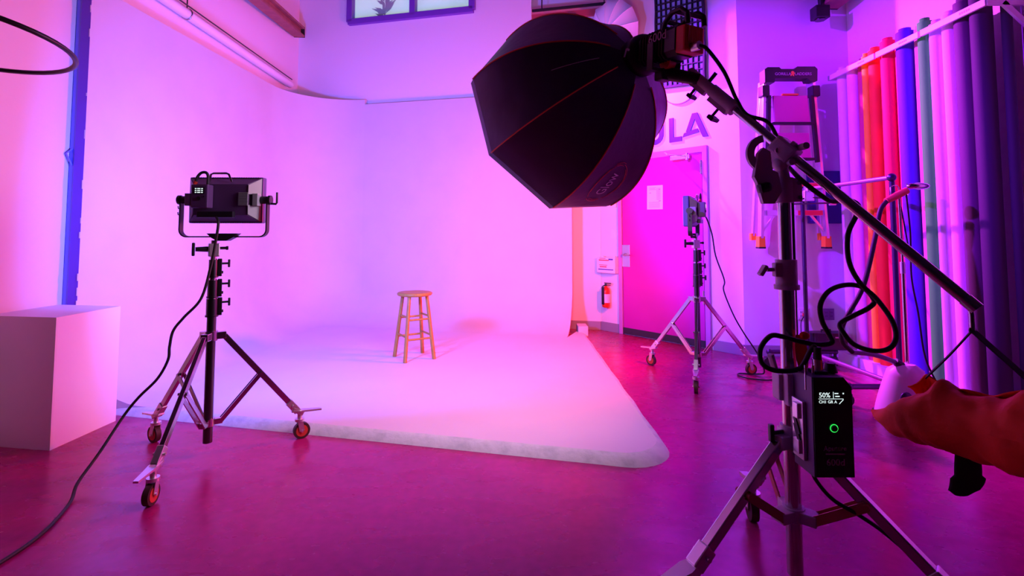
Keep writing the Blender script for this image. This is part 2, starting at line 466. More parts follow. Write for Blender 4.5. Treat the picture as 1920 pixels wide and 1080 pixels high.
# ---- baseboards
def baseb(name, p0, p1, n):
    p0 = Vector(p0); p1 = Vector(p1); n = Vector(n); mb = MB()
    c = (p0 + p1) / 2 + n * .008; d = (p1 - p0).normalized()
    mb.box((0, 0, .055), ((p1 - p0).length, .016, .11), frame(c, d, n, Vector((0, 0, 1))), bev=.003)
    return struct(name, mb, 'baseboard')
DL, DR = PA + ddir * .325, PA + ddir * 1.53      # door frame extents along diagonal wall
baseb('baseboard_back', (.5, yb(.5, .30), 0), (1.151, yb(1.151, .30), 0), bn)
baseb('baseboard_corner_left', PA, DL, dn)
baseb('baseboard_corner_right', DR + ddir * .02, PB, dn)
baseb('baseboard_alcove', PB, (3.2, 5.256, 0), (0, -1, 0))

# ---- door on the diagonal wall.  wall frame W(s, z, out)
def W(s, z, o=0.0): return PA + ddir * s + dn * o + Vector((0, 0, z))
def WM(s, z, o=0.0): return frame(W(s, z, o), ddir, Vector((0, 0, 1)), dn)
door = thing('door_1', W(.93, 0), 'magenta painted door in a purple steel frame', 'door'); door['kind'] = 'structure'; del door['category']
dl = Vector(door.location)
s0, s1, dh = .325, 1.53, 2.215
MB().box((0, 0, 0), (.055, dh, .05), WM(s0 + .027, dh / 2, .012), bev=.004).build('door_frame', 'door_frame', door, dl)
MB().box((0, 0, 0), (.055, dh, .05), WM(s1 - .027, dh / 2, .012), bev=.004).build('door_frame', 'door_frame', door, dl)
MB().box((0, 0, 0), (s1 - s0, .07, .05), WM((s0 + s1) / 2, dh - .035, .012), bev=.004).build('door_frame', 'door_frame', door, dl)
MB().box((0, 0, 0), (s1 - s0 - .13, dh - .13, .03), WM((s0 + s1) / 2, (dh - .07) / 2 + .03, .012), bev=.002).build('door_leaf', 'door_paint', door, dl)
MB().box((0, 0, 0), (s1 - s0 - .12, .075, .03), WM((s0 + s1) / 2, .05, .02), bev=.003).build('door_sweep', 'dark_sweep', door, dl)
lk = MB().box((0, 0, 0), (.115, .27, .008), WM(s0 + .115, .97, .031), bev=.003).build('lock_plate', 'silver_cast', door, dl)
mb = MB(); M = WM(s0 + .115, .985, .035); mb.cyl((0, 0, 0), (0, 0, .05), .02, .018, M=M); mb.tube([(0, 0, .045), (.03, 0, .055), (.10, -.003, .055)], .009, M=M)
mb.build('lever', 'chrome', lk, dl)
for z in (1.98, .55):
    mb = MB(); M = WM(s1 - .065, z, .03); mb.box((0, 0, 0), (.03, .15, .012), M, bev=.002); mb.cyl((0, -.075, .008), (0, .075, .008), .008, M=M); mb.build('hinge', 'steel', door, dl)
cl = MB().box((0, 0, 0), (.24, .05, .045), WM(1.22, 2.11, .05), bev=.008).build('door_closer', 'silver_cast', door, dl)
mb = MB(); mb.bar(W(1.30, 2.115, .08), W(1.14, 2.14, .19), .016, .01); mb.bar(W(1.14, 2.14, .19), W(1.02, 2.19, .05), .016, .01); mb.cyl(W(1.31, 2.07, .06), W(1.31, 2.15, .06), .018); mb.build('closer_arm', 'silver_cast', cl, dl)
# paper on the door
t = thing('paper_notice', W(.86, 1.53, .028), 'white printed sheet with a table taped to the magenta door', 'notice')
tl = Vector(t.location)
MB().box((0, 0, 0), (.215, .285, .002), WM(.865, 1.675, .0285) @ Matrix.Rotation(-.02, 4, 'Z')).build('sheet', 'paper', t, tl)
mb = MB(); M = WM(.865, 1.675, .0298)
for k in range(3): mb.box((-.03, .115 - k * .011, 0), (.10 - .03 * (k % 2), .003, .001), M)
for k in range(13):
    mb.box((.052, .108 - k * .0115, 0), (.045, .0018, .001), M)
for x in (.03, .052, .074): mb.box((x, .04, 0), (.0015, .14, .001), M)
for k in range(7): mb.box((-.01, -.055 - k * .011, 0), (.15, .0022, .001), M)
mb.build('printed_lines', 'print_dark', t, tl)
mb = MB(); mb.box((-.062, .055, 0), (.022, .006, .001), M); mb.box((.066, -.045, 0), (.03, .006, .001), M); mb.box((.066, .092, 0), (.02, .006, .001), M); tag(mb.build('red_marks', 'print_red', t, tl), kind='stuff')

# ---- lettering on the wall above the door
t = thing('wall_lettering', W(.95, 2.30), 'purple capital letters ULA on the white wall above the door', 'sign')
tl = Vector(t.location); LT = .012
def U_poly(w, h, th_, n=14):
    r = w / 2; out = [(-r, h)]; out += [(-r, r)]
    out += [(r * math.cos(PI + PI * i / n), r + r * math.sin(PI + PI * i / n)) for i in range(1, n)]
    out += [(r, r), (r, h), (r - th_, h), (r - th_, r)]; ri = r - th_
    out += [(ri * math.cos(-PI * i / n), r + ri * math.sin(-PI * i / n)) for i in range(1, n)]
    out += [(-ri, r), (-ri, h)]
    return out
MB().prism(U_poly(.235, .285, .058), LT, WM(.865, 2.305)).build('letter', 'letter_paint', t, tl)
MB().prism([(-.075, 0), (.085, 0), (.085, .055), (-.018, .055), (-.018, .285), (-.075, .285)], LT, WM(1.135, 2.305)).build('letter', 'letter_paint', t, tl)
mb = MB(); M = WM(1.385, 2.315)
mb.prism([(-.03, .285), (.03, .285), (.155, 0), (.092, 0), (.0, .215), (-.055, .085), (-.113, .085)], LT, M)
mb.prism([(-.135, .075), (.03, .105), (.048, .062), (-.155, .03)], LT, M)
mb.build('letter', 'letter_paint', t, tl)

# ---- things on the wall strip left of the door
t = thing('wall_notice_box', W(.20, 1.59), 'shallow white notice holder on the wall, half hidden by the softbox', 'notice'); tl = Vector(t.location)
MB().box((0, 0, 0), (.15, .30, .03), WM(.215, 1.73, .015), bev=.004).build('holder', 'box_white', t, tl)
mb = MB()
for k in range(3): mb.box((0, -.06 - k * .028, 0), (.08 - .02 * (k % 2), .008, .001), WM(.215, 1.73, .031))
mb.build('print', 'print_dark', t, tl)
t = thing('light_switch', W(.24, 1.15), 'white rocker light switch on the wall left of the door', 'switch'); tl = Vector(t.location)
MB().box((0, 0, 0), (.08, .125, .008), WM(.235, 1.235, .004), bev=.003).build('cover_plate', 'box_white', t, tl)
MB().box((0, 0, 0), (.034, .068, .008), WM(.235, 1.235, .010), bev=.002).build('rocker', 'paper', t, tl)
t = thing('first_aid_box', W(.10, .745), 'white wall-mounted first aid box with red and blue print', 'box'); tl = Vector(t.location)
MB().box((0, 0, 0), (.29, .20, .09), WM(.175, .845, .055), bev=.008).build('case', 'box_white', t, tl)
MB().box((0, 0, 0), (.33, .18, .012), WM(.165, .845, .008), bev=.003).build('back_plate', 'box_white', t, tl)
mb = MB(); M = WM(.175, .845, .101); mb.box((-.03, .062, 0), (.16, .012, .001), M); mb.box((-.05, .085, 0), (.10, .006, .001), M); mb.box((-.04, -.022, 0), (.11, .012, .001), M); mb.box((-.04, 0.0, 0), (.13, .006, .001), M)
mb.build('red_print', 'print_red', t, tl)
mb = MB(); mb.box((.08, .075, 0), (.07, .018, .001), M); mb.box((0, -.055, 0), (.24, .012, .001), M); tag(mb.build('blue_print', 'print_blue', t, tl), kind='stuff')
for x in (-.07, .12): MB().box((x, .108, -.03), (.03, .02, .02), M, bev=.003).build('latch', 'box_white', t, tl)
t = thing('fire_extinguisher', W(.145, .31), 'small red fire extinguisher hanging on the wall below the first aid box', 'extinguisher'); tl = Vector(t.location)
M = frame(W(.145, .31, .065), ddir, -dn, Vector((0, 0, 1)))
MB().lathe([(.001, 0), (.042, 0), (.050, .015), (.050, .20), (.042, .235), (.020, .255), (.018, .27), (.001, .27)], 20, M).build('cylinder', 'extinguisher_red', t, tl)
MB().lathe([(.0508, .06), (.0508, .17)], 20, M).build('label_band', 'print_white', t, tl)
mb = MB(); mb.cyl((0, 0, .268), (0, 0, .295), .014, M=M); mb.box((.03, 0, .305), (.10, .018, .012), M, bev=.002); mb.box((.03, 0, .283), (.085, .016, .008), M); mb.build('valve_handle', 'black_plastic', t, tl)
MB().tube([M @ Vector(q) for q in ((-.015, 0, .28), (-.05, 0, .26), (-.058, 0, .16), (-.055, 0, .10))], .007).build('hose', 'black_rubber', t, tl)
MB().box((0, -.055, .15), (.03, .02, .22), M).build('bracket', 'steel_dark', t, tl)

# ================================================================== OVERHEAD THINGS
def ceiling_beam(label, p0, p1, w, h):
    p0 = Vector(p0); p1 = Vector(p1)
    t = thing('ceiling_beam', (p0 + p1) / 2, label, 'beam'); L = t.location
    up = Vector((0, 0, 1))
    MB().bar(p0, p1, w * .35, h, up=up, bev=.004).build('web', 'beam_brown', t, L)
    for s_ in (-1, 1):
        MB().bar(p0 + up * (s_ * (h / 2 - .015)), p1 + up * (s_ * (h / 2 - .015)), w, .03, up=up, bev=.003).build('flange', 'beam_brown', t, L)
    MB().bar(p1, p1 + (p1 - p0).normalized() * .02, w, h, up=up).build('end_plate', 'black_matte', t, L)
    return t
ceiling_beam('reddish brown steel beam running along the upper left wall', (-2.83, 4.73, 3.85), (-3.10, 7.30, 4.175), .15, .15)
ceiling_beam('reddish brown beam end above the alcove wall on the right', (3.38, 3.5, 3.80), (3.28, 5.18, 3.66), .20, .18)
t = thing('ceiling_spotlight', (3.14, 5.10, 3.42), 'small black box lamp hanging beside the right beam end', 'lamp'); L = t.location
MB().box((3.14, 5.10, 3.49), (.14, .12, .13), bev=.01).build('housing', 'black_plastic', t, L)
MB().bar((3.15, 5.10, 3.55), (3.17, 5.10, 5.2), .035, .02).build('stem', 'black_plastic', t, L)
MB().cyl((3.14, 5.10, 3.415), (3.14, 5.10, 3.43), .05).build('lens', 'steel_dark', t, L)
# unseen spotlight added high at the left to brighten the right-hand side
SP = Vector((-2.6, 3.2, 4.3)); SD = (Vector((3.0, 5.1, 1.8)) - SP).normalized()
t = thing('ceiling_spotlight', SP, 'added unseen black spotlight at the upper left, brightening the alcove and rolls', 'lamp'); L = Vector(SP)
sx_ = SD.cross(Vector((0, 0, 1))).normalized(); SMt = frame(SP, sx_, sx_.cross(SD) * -1, SD)
MB().lathe([(.001, -.22), (.07, -.22), (.085, -.18), (.085, .0), (.10, .02), (.10, .05), (.088, .05), (.088, .01), (.001, .01)], 24, SMt).build('housing', 'black_plastic', t, L)
MB().cyl(SP - SD * .1 + Vector((0, 0, .08)), (SP.x - SD.x * .1, SP.y - SD.y * .1, RH), .014, n=10).build('drop_pole', 'black_plastic', t, L)
sl_ = bpy.data.lights.new('added_wash_lamp', 'SPOT'); sl_.energy = ADDED_WASH_SPOT['energy']; sl_.color = ADDED_WASH_SPOT['color']; sl_.spot_size = math.radians(40); sl_.spot_blend = .6; sl_.shadow_soft_size = .05
so_ = bpy.data.objects.new('added_wash_lamp', sl_); scene.collection.objects.link(so_); so_.parent = t
so_.location = SD * .07; so_.rotation_euler = SD.to_track_quat('-Z', 'Y').to_euler()
# white pipe along the left wall, above the cyc
t = thing('overhead_pipe', (-3.09, 5.4, 3.32), 'long white pipe hung above the left cyclorama wall', 'pipe'); L = t.location
MB().cyl((-3.12, 3.0, 3.36), (-3.12, 7.10, 3.34), .048, n=20).build('pipe', 'pipe_white', t, L)
MB().tube([(-3.09, 3.0, 3.425), (-3.09, 7.08, 3.405)], .007, 6).build('wire', 'steel_dark', t, L)
for y in (3.3, 4.80):
    mb = MB(); mb.tube([(-3.12 + .052 * math.cos(a * PI / 8), y, 3.35 + .052 * math.sin(a * PI / 8)) for a in range(-8, 9)], .008, 6)
    mb.build('clamp', 'steel', t, L)
    MB().cyl((-3.12, y, 3.395), (-3.12, y, RH), .006, n=8).build('hanger_rod', 'steel_dark', t, L)
# lighting track in the nook right of the window wall
t = thing('ceiling_track', (.75, yb(.75, .12), 4.15), 'dark overhead lighting track with clamps and a red lower rail', 'track'); L = t.location
def tp(x, z, o): q = Vector((x, yb(x, o), z)); return q
MB().bar(tp(.27, 4.235, .10), tp(1.75, 4.235, .10), .03, .03).build('upper_rail', 'black_matte', t, L)
MB().bar(tp(.27, 4.13, .10), tp(1.25, 4.13, .10), .05, .085).build('lower_rail', 'track_red', t, L)
for x in (.80, 1.13):
    mb = MB(); mb.box(tp(x, 4.085, .08), (.10, .09, .05), bev=.01); mb.build('clamp', 'black_plastic', t, L)
    hp_ = tp(x, 4.04, .04) if x > 1 else tp(.62, 3.66, .0)
    if x < 1: MB().cyl(tp(.62, 4.09, .06), hp_, .012, n=10).build('drop_stem', 'black_plastic', t, L)
    hd_ = (Vector((3.2, 3.6 + .6 * x, 1.7)) - hp_).normalized()
    MB().cyl(hp_ - hd_ * .02, hp_ + hd_ * .05, .038, .045) if x > 1 else MB().cyl(hp_ - hd_ * .02, hp_ + hd_ * .09, .042, .055, caps=False).build('added_spot_head', 'black_plastic', t, L)
    if x > 1: continue
    tl_ = bpy.data.lights.new('added_track_lamp', 'SPOT'); tl_.energy = ADDED_TRACK_SPOT['energy']; tl_.color = ADDED_TRACK_SPOT['color']; tl_.spot_size = math.radians(66); tl_.spot_blend = .8; tl_.shadow_soft_size = .05  # lamp, head and stem added on the track to brighten the rolls
    to_ = bpy.data.objects.new('added_track_lamp', tl_); scene.collection.objects.link(to_); to_.parent = t
    to_.location = hp_ + hd_ * .05 - L; to_.rotation_euler = hd_.to_track_quat('-Z', 'Y').to_euler()
for x in (.4, 1.2):
    MB().cyl(tp(x, 4.25, .10), tp(x, RH, .10), .008, n=8).build('hanger_rod', 'steel_dark', t, L)

# white umbrella hung on the diagonal wall
t = thing('white_umbrella', W(.40, 3.4), 'white pleated photo umbrella hung high on the wall beside the black grid', 'umbrella'); L = Vector(t.location)
un = (dn + Vector((0, 0, -.25))).normalized(); ux = ddir; uy = un.cross(ux).normalized()
UC = W(.40, 3.80, .16); M = frame(UC, ux, uy, un)
NG = 12; R_ = .385
for k in range(NG):
    P = []
    for j in range(9):
        t_ = j / 8; row = []
        for i in range(5):
            w_ = i / 4; a = 2 * PI * (k + w_) / NG; sag = 1 - .055 * math.sin(PI * w_) * t_ 
            r_ = R_ * math.sin(t_ * 1.35) / math.sin(1.35) * sag; z_ = .17 * (math.cos(t_ * 1.35)) - .02 * math.sin(PI * w_) * t_
            row.append(M @ Vector((r_ * math.cos(a), r_ * math.sin(a), z_)))
        P.append(row)
    MB().grid(P).build('gore', 'umbrella_white', t, L)
    MB().tube([M @ Vector((R_ * math.sin(j / 8 * 1.35) / math.sin(1.35) * math.cos(2 * PI * k / NG), R_ * math.sin(j / 8 * 1.35) / math.sin(1.35) * math.sin(2 * PI * k / NG), .172 * math.cos(j / 8 * 1.35))) for j in range(9)], .004, 6).build('rib', 'umbrella_white', t, L)
MB().cyl(M @ Vector((0, 0, -.15)), M @ Vector((0, 0, .19)), .008).build('shaft', 'black_plastic', t, L)

# black egg-crate grid hung on the wall
t = thing('fabric_grid', W(1.28, 2.96), 'black fabric egg-crate grid hanging on the wall behind the lamp head', 'grid'); L = Vector(t.location)
gx = ddir; gM = frame(W(1.235, 3.52, .06), gx, Vector((0, 0, 1)), dn)
shear = Matrix(((1, .0, 0, 0), (-.10, 1, 0, 0), (0, 0, 1, 0), (0, 0, 0, 1)))
GM = gM @ shear
gw, gh = .60, 1.16
MB().box((0, 0, -.03), (gw - .02, gh - .02, .004), GM).build('backing_cloth', 'grid_cloth', t, L)
nv, nh = 9, 15
for i in range(nv + 1):
    x = -gw / 2 + gw * i / nv; wd = .022 if i in (0, nv) else .009
    P = [(x + .004 * math.sin(j * 1.7 + i), -gh / 2 + gh * j / 10, 0) for j in range(11)]
    mb = MB()
    for a, b_ in zip(P[:-1], P[1:]): mb.add([(a[0] - wd / 2, a[1], -.028), (a[0] + wd / 2, a[1], -.028), (b_[0] + wd / 2, b_[1], -.028), (b_[0] - wd / 2, b_[1], -.028), (a[0] - wd / 2, a[1], .004), (a[0] + wd / 2, a[1], .004), (b_[0] + wd / 2, b_[1], .004), (b_[0] - wd / 2, b_[1], .004)], [[0, 1, 5, 4], [2, 3, 7, 6], [1, 2, 6, 5], [3, 0, 4, 7], [4, 5, 6, 7]], M=GM)
    mb.build('strip', 'grid_black', t, L)
for i in range(nh + 1):
    y = -gh / 2 + gh * i / nh; wd = .026 if i in (0, nh) else .010
    MB().box((0, y, -.012), (gw, wd, .030), GM).build('strip', 'grid_black', t, L)
# round white disc below it
t = thing('round_diffuser', W(1.2, 2.75), 'round white translucent disc on the wall below the black grid', 'reflector'); L = Vector(t.location)
DM = WM(1.205, 2.975, .012)
MB().cyl((0, 0, 0), (0, 0, .004), .235, n=40, M=DM).build('cloth', 'disc_cloth', t, L)
MB().tube([(.237 * math.cos(2 * PI * i / 40), .237 * math.sin(2 * PI * i / 40), .003) for i in range(40)], .006, 6, closed=True, M=DM).build('rim', 'door_frame', t, L)

# ================================================================== PAPER ROLLS ON THE RIGHT
t = thing('roll_rail', (3.2, 4.2, 2.8), 'long white wall rail holding the row of paper rolls upright', 'rail'); L = Vector(t.location)
segs = [(5.08, 4.42), (4.40, 3.93), (3.91, 3.36)]
for a, b_ in segs:
    MB().box((3.19, (a + b_) / 2, 2.805), (.02, a - b_, .05), bev=.003).build('rail_bar', 'pipe_white', t, L)
for y in (4.55, 4.05, 3.48):
    mb = MB()
    for k in range(5): mb.box((3.1793, y + k * .018, 2.805), (.001, .011, .016))
    mb.build('printed_mark', 'print_dim', t, L)
for y in (3.36, 5.06):
    MB().bar((3.19, y, 2.805), (3.5, y, 2.805), .02, .05).build('bracket_arm', 'pipe_white', t, L)
    MB().bar((3.49, y, 2.83), (3.49, y, 2.60), .03, .02).build('bracket_plate', 'pipe_white', t, L)
    MB().bar((3.30, y, 2.80), (3.48, y, 2.62), .02, .035).build('bracket_brace', 'pipe_white', t, L)
t = thing('white_ledge', (3.3, 4.2, 0), 'low white ledge under the paper rolls', 'ledge'); L = Vector(t.location)
MB().box((3.34, 4.2, .05), (.28, 1.80, .10), bev=.004).build('ledge_top', 'pipe_white', t, L)
# name, diameter, y centre, colour, label
ROLLS = [
    (4.985, .105, 3.275, 2.86, (.82, .80, .84), 'white paper roll at the far end of the row, against the corner'),
    (4.845, .115, 3.285, 2.86, (.92, .55, .82), 'pink paper roll, second from the far corner'),
    (4.735, .085, 3.30, 2.86, (.55, .06, .14), 'crimson paper roll between the pink and the orange rolls'),
    (4.655, .070, 3.275, 2.88, (1.0, .72, .02), 'orange yellow paper roll, thinnest of the warm coloured rolls'),
    (4.555, .110, 3.290, 2.90, (.95, .09, .015), 'bright orange red paper roll beside the yellow one'),
    (4.470, .070, 3.37, 2.86, (.85, .78, .84), 'pale pink white paper roll squeezed between two red rolls'),
    (4.385, .115, 3.280, 2.92, (.90, .015, .06), 'red paper roll left of the thin scarlet roll'),
    (4.290, .065, 3.31, 2.87, (.88, .03, .10), 'thin scarlet paper roll touching the blue roll'),
    (4.180, .130, 3.275, 2.92, (.10, .02, .62), 'deep blue paper roll with a strong shaded side'),
    (4.068, .080, 3.31, 2.90, (.62, .30, .34), 'dusty rose paper roll between the blue and green rolls'),
    (3.975, .100, 3.275, 2.92, (.05, .95, .06), 'green paper roll, the only green one in the row'),
    (3.865, .105, 3.280, 2.86, (.62, .60, .92), 'lavender paper roll right of the green roll'),
    (3.755, .105, 3.285, 2.88, (.88, .70, .84), 'pale magenta paper roll left of the dark rolls'),
    (3.630, .125, 3.280, 2.92, (.10, .04, .10), 'dark grey purple paper roll next to the pale magenta one'),
    (3.495, .125, 3.275, 2.92, (.04, .02, .06), 'near black paper roll in front of the nearest wall bracket'),
    (3.400, .060, 3.36, 2.86, (.03, .025, .05), 'thin black paper roll at the near end of the rail'),
]
for i, (y, d, x, z1, c, lab) in enumerate(ROLLS):
    mat('roll_paper_%d' % i, c, .75, bump=(90, .05))
    t = thing('paper_roll', (x, y, .10), lab, 'paper roll', group='paper rolls along the right wall'); L = Vector(t.location)
    MB().cyl((x, y, .10), (x, y, z1), d / 2, n=28).build('paper', 'roll_paper_%d' % i, t, L)
    mb = MB(); mb.lathe([(d * .34, z1 - .02), (d * .34, z1 + .03), (d * .28, z1 + .03), (d * .28, z1 - .02)], 16, Matrix.Translation((x, y, 0))); mb.build('core', 'roll_paper_%d' % i, t, L)

# ================================================================== LADDER ON THE ALCOVE WALL
def ay(x): return 5.315 - (x - 2.383) * .0716
t = thing('step_ladder', (2.77, 5.05, 1.15), 'folded aluminium step ladder with yellow feet hung on the alcove wall', 'ladder'); L = Vector(t.location)
fy_, ry_ = 5.06, 5.18                           # front and rear planes
def LP(s_, z, y): # s_: -1 left, 1 right
    k = (z - 1.15) / 1.73; return Vector((2.775 + s_ * (.325 - .085 * k), y, z))
for s_ in (-1, 1):
    MB().bar(LP(s_, 1.20, fy_), LP(s_, 2.80, fy_ + .02), .028, .075, up=(0, 1, 0), bev=.003).build('front_rail', 'ladder_alu', t, L)
    MB().bar(LP(s_ * 1.07, 1.22, ry_), LP(s_, 2.78, ry_ - .04), .022, .05, up=(0, 1, 0), bev=.003).build('rear_rail', 'ladder_alu', t, L)
    p = LP(s_, 1.17, fy_); mb = MB(); mb.prism([(-.032, -.055), (.032, -.055), (.028, .05), (-.028, .05)], .07, frame(p + Vector((0, .035, 0)), Vector((1, 0, 0)), Vector((0, 0, 1)), Vector((0, -1, 0)))); ft = mb.build('foot', 'ladder_foot', t, L)
    MB().box(p + Vector((0, 0, -.062)), (.066, .072, .016)).build('tread_pad', 'black_rubber', ft, L)
    p = LP(s_ * 1.07, 1.215, ry_); MB().box(p, (.05, .05, .07), bev=.004).build('foot', 'ladder_foot', t, L)
    MB().box(LP(s_, 2.665, fy_), (.075, .10, .11), bev=.01).build('hinge_cover', 'black_plastic', t, L)
    # black stiles beside the treads
    MB().bar(LP(s_ * .86, 1.95, fy_ - .03), LP(s_ * .84, 2.62, fy_ - .02), .032, .04, up=(0, 1, 0), bev=.003).build('stile', 'black_plastic', t, L)
    MB().bar(LP(s_ * .95, 1.27, fy_), LP(s_ * .55, 1.44, fy_), .02, .02).build('brace', 'ladder_alu', t, L)
mb = MB(); M = frame((2.775, fy_ + .05, 2.83), Vector((1, 0, 0)), Vector((0, 0, 1)), Vector((0, -1, 0)))
mb.prism([(-.265, -.085), (-.17, -.085), (-.165, -.045), (.165, -.045), (.175, -.07), (.255, -.07), (.26, .05), (.235, .075), (.06, .075), (.03, .05), (-.10, .05), (-.12, .068), (-.235, .068), (-.265, .045)], .11, M)
cap = mb.build('top_cap', 'black_plastic', t, L)
for txt, x in (('GORILLA', -.085), ('LADDERS', .115)):
    vs_, fs_ = text_geo(txt, .040); MB().add(vs_, fs_, M=frame((2.775 + x, fy_ - .0615, 2.828), Vector((1, 0, 0)), Vector((0, 0, 1)), Vector((0, -1, 0)))).build('lettering', 'print_dim', cap, L)
mb = MB(); M = frame((2.785, fy_ - .0605, 2.83), Vector((1, 0, 0)), Vector((0, 0, 1)), Vector((0, -1, 0)))
mb.prism([(-.025, -.02), (-.012, .0), (-.015, .02), (.0, .03), (.015, .022), (.024, .0), (.012, -.005), (.016, -.022), (.002, -.022), (-.003, -.006), (-.012, -.022)], .0015, M); mb.build('emblem', 'print_orange', cap, L)
for z0_, z1_, m_ in ((2.345, 2.62, 'ladder_tread'), (1.99, 2.245, 'ladder_tread')):
    MB().bar((2.775, fy_ - .045, z0_), (2.775, fy_ - .015, z1_), .345, .02, up=(0, 1, 0), bev=.004).build('step', m_, t, L)
    MB().box((2.775, fy_ - .05, z0_ - .012), (.40, .05, .025), bev=.004).build('step_edge', 'black_plastic', t, L)
for z_ in (1.72, 1.45):
    MB().box((2.775, fy_ - .01, z_), (.55, .05, .055), bev=.004).build('crossbar', 'ladder_alu', t, L)
    MB().box((2.93, fy_ - .037, z_), (.24, .006, .045)).build('red_strip', 'ladder_red', t, L)
MB().box((2.775, fy_ - .02, 2.632), (.16, .03, .016), bev=.003).build('latch_strip', 'print_orange', t, L)
for x in (2.62, 2.93):
    MB().tube([(x, 5.28, 2.60), (x, 5.20, 2.60), (x, 5.13, 2.58), (x, 5.11, 2.63)], .008).build('wall_hook', 'steel_dark', t, L)
# dark panel on the alcove wall, outlets
t = thing('dark_wall_panel', (3.26, ay(3.26) - .02, 1.35), 'dark blue rectangular panel on the alcove wall behind the rolls', 'panel'); L = Vector(t.location)
MB().box((3.20, ay(3.2) - .012, 1.62), (.34, .02, .54), bev=.002).build('board', 'navy_panel', t, L)
MB().box((3.20, ay(3.2) - .025, 1.62), (.30, .006, .50), bev=.002).build('face', 'navy_panel', t, L)
for x, lab, m_ in ((2.965, 'white double wall outlet with a plugged-in cord above the black case', 'box_white'), (3.21, 'purple-grey wall outlet next to the first paper roll', 'rack_pipe')):
    t = thing('wall_outlet', (x, ay(x), .40), lab, 'outlet'); L = Vector(t.location)
    MB().box((x, ay(x) - .005, .43), (.115, .01, .115), bev=.003).build('cover_plate', m_, t, L)
    for dx_ in (-.026, .026):
        mb = MB(); mb.box((x + dx_, ay(x) - .012, .43), (.032, .006, .075), bev=.002); mb.build('socket', m_, t, L)
        mb = MB()
        for dz in (-.018, .018):
            for q in (-.006, .006): mb.box((x + dx_ + q, ay(x) - .0155, .43 + dz), (.003, .002, .012))
        mb.build('slots', 'print_dark', t, L)

# ================================================================== GARMENT RACK, CASE, STEAMER
t = thing('garment_rack', (2.84, 4.42, 0), 'purple pipe garment rack on casters in front of the paper rolls', 'rack'); L = Vector(t.location)
ra, rb = Vector((2.785, 4.90, 0)), Vector((2.83, 3.80, 0)); zt = 1.665
MB().tube([ra + Vector((0, 0, zt)), rb + Vector((0, 0, zt))], .018, 12).build('top_bar', 'rack_pipe', t, L)
MB().tube([ra + Vector((0, 0, .14)), rb + Vector((0, 0, .14))], .018, 12).build('bottom_bar', 'rack_pipe', t, L)
for p in (ra, rb):
    MB().tube([p + Vector((0, 0, .12)), p + Vector((0, 0, zt - .03))], .019, 12).build('post', 'rack_dark', t, L)
    MB().sphere(p + Vector((0, 0, zt)), .032).build('elbow', 'rack_dark', t, L)
    x0, x1 = (-.36, .36) if p is ra else (-.375, .26)
    if p is ra: x0, x1 = -.36, .26
    MB().tube([p + Vector((x0, 0, .135)), p + Vector((x1, 0, .135))], .02, 12).build('foot_bar', 'rack_dark', t, L)
    for x in (x0, x1):
        MB().sphere(p + Vector((x, 0, .135)), .028).build('elbow', 'rack_dark', t, L)
        q = p + Vector((x, 0, 0))
        mb = MB(); mb.cyl(q + Vector((0, 0, .12)), q + Vector((0, 0, .085)), .014); mb.box(q + Vector((-.01, 0, .075)), (.045, .045, .03), bev=.008)
        c = mb.build('caster', 'black_plastic', t, L)
        mb = MB(); mb.cyl(q + Vector((-.018, -.02, .042)), q + Vector((-.018, .02, .042)), .042, n=20); mb.build('wheel', 'black_rubber', c, L)
t = thing('black_case', (2.98, 4.92, .155), 'flat black equipment case resting on the foot of the garment rack', 'case'); L = Vector(t.location)
MB().box((2.98, 4.925, .235), (.33, .14, .16), bev=.012).build('shell', 'black_plastic', t, L)
MB().box((2.845, 4.85, .26), (.04, .03, .12), bev=.006).build('latch', 'black_plastic', t, L)
MB().box((3.06, 4.853, .275), (.07, .004, .012)).build('label_strip', 'print_dim', t, L)
MB().tube([(2.93, 4.92, .312), (2.93, 4.92, .335), (3.02, 4.92, .335), (3.02, 4.92, .312)], .008).build('handle', 'black_rubber', t, L)
t = thing('clamp_with_rod', (2.785, 4.82, 1.60), 'silver grip clamp with a thin black rod on the rack bar near the ladder', 'clamp'); L = Vector(t.location)
MB().box((2.785, 4.80, 1.665), (.05, .07, .06), bev=.006).build('jaw', 'silver_cast', t, L)
MB().box((2.785, 4.80, 1.60), (.09, .05, .10), bev=.008).build('body', 'silver_cast', t, L)
MB().tube([(2.49, 4.80, 1.52), (3.03, 4.80, 1.535)], .008).build('rod', 'steel_dark', t, L)
MB().tube([(2.70, 4.80, 1.56), (2.76, 4.79, 1.585), (2.88, 4.77, 1.58), (3.03, 4.75, 1.555)], .007).build('arm', 'steel_dark', t, L)
for x in (2.52, 3.01): MB().cyl((x - .03, 4.80, 1.522), (x + .03, 4.80, 1.524), .012).build('tip', 'silver_cast', t, L)
# garment steamer
SX, SY = 2.64, 3.56
t = thing('garment_steamer', (SX, SY, 0), 'pale pink upright garment steamer with pole and black hose beside the rolls', 'steamer'); L = Vector(t.location)
P = []
for j in range(11):
    k = j / 10; z = .02 + .33 * k; a = .155 - .05 * k ** 1.5; b_ = .13 - .045 * k ** 1.5; sh = .055 * k
    if j == 10: a *= .55; b_ *= .55; z += .006
    P.append([Vector((SX + sh + a * math.cos(2 * PI * i / 24), SY + b_ * math.sin(2 * PI * i / 24), z)) for i in range(25)])
mb = MB(); mb.grid(P); mb.add([P[-1][i] for i in range(24)], [list(range(24))]); mb.build('body', 'steamer_body', t, L)
mb = MB(); mb.lathe([(.16, .0), (.165, .01), (.165, .03), (.15, .035)], 24, Matrix.Translation((SX, SY, 0)) @ Matrix.Diagonal((1, .86, 1, 1))); mb.build('base_rim', 'black_plastic', t, L)
mb = MB(); mb.sphere((SX - .04, SY - .117, .15), .045, sc=(1, .35, 1.2)); mb.build('tank_window', 'rack_dark', t, L)
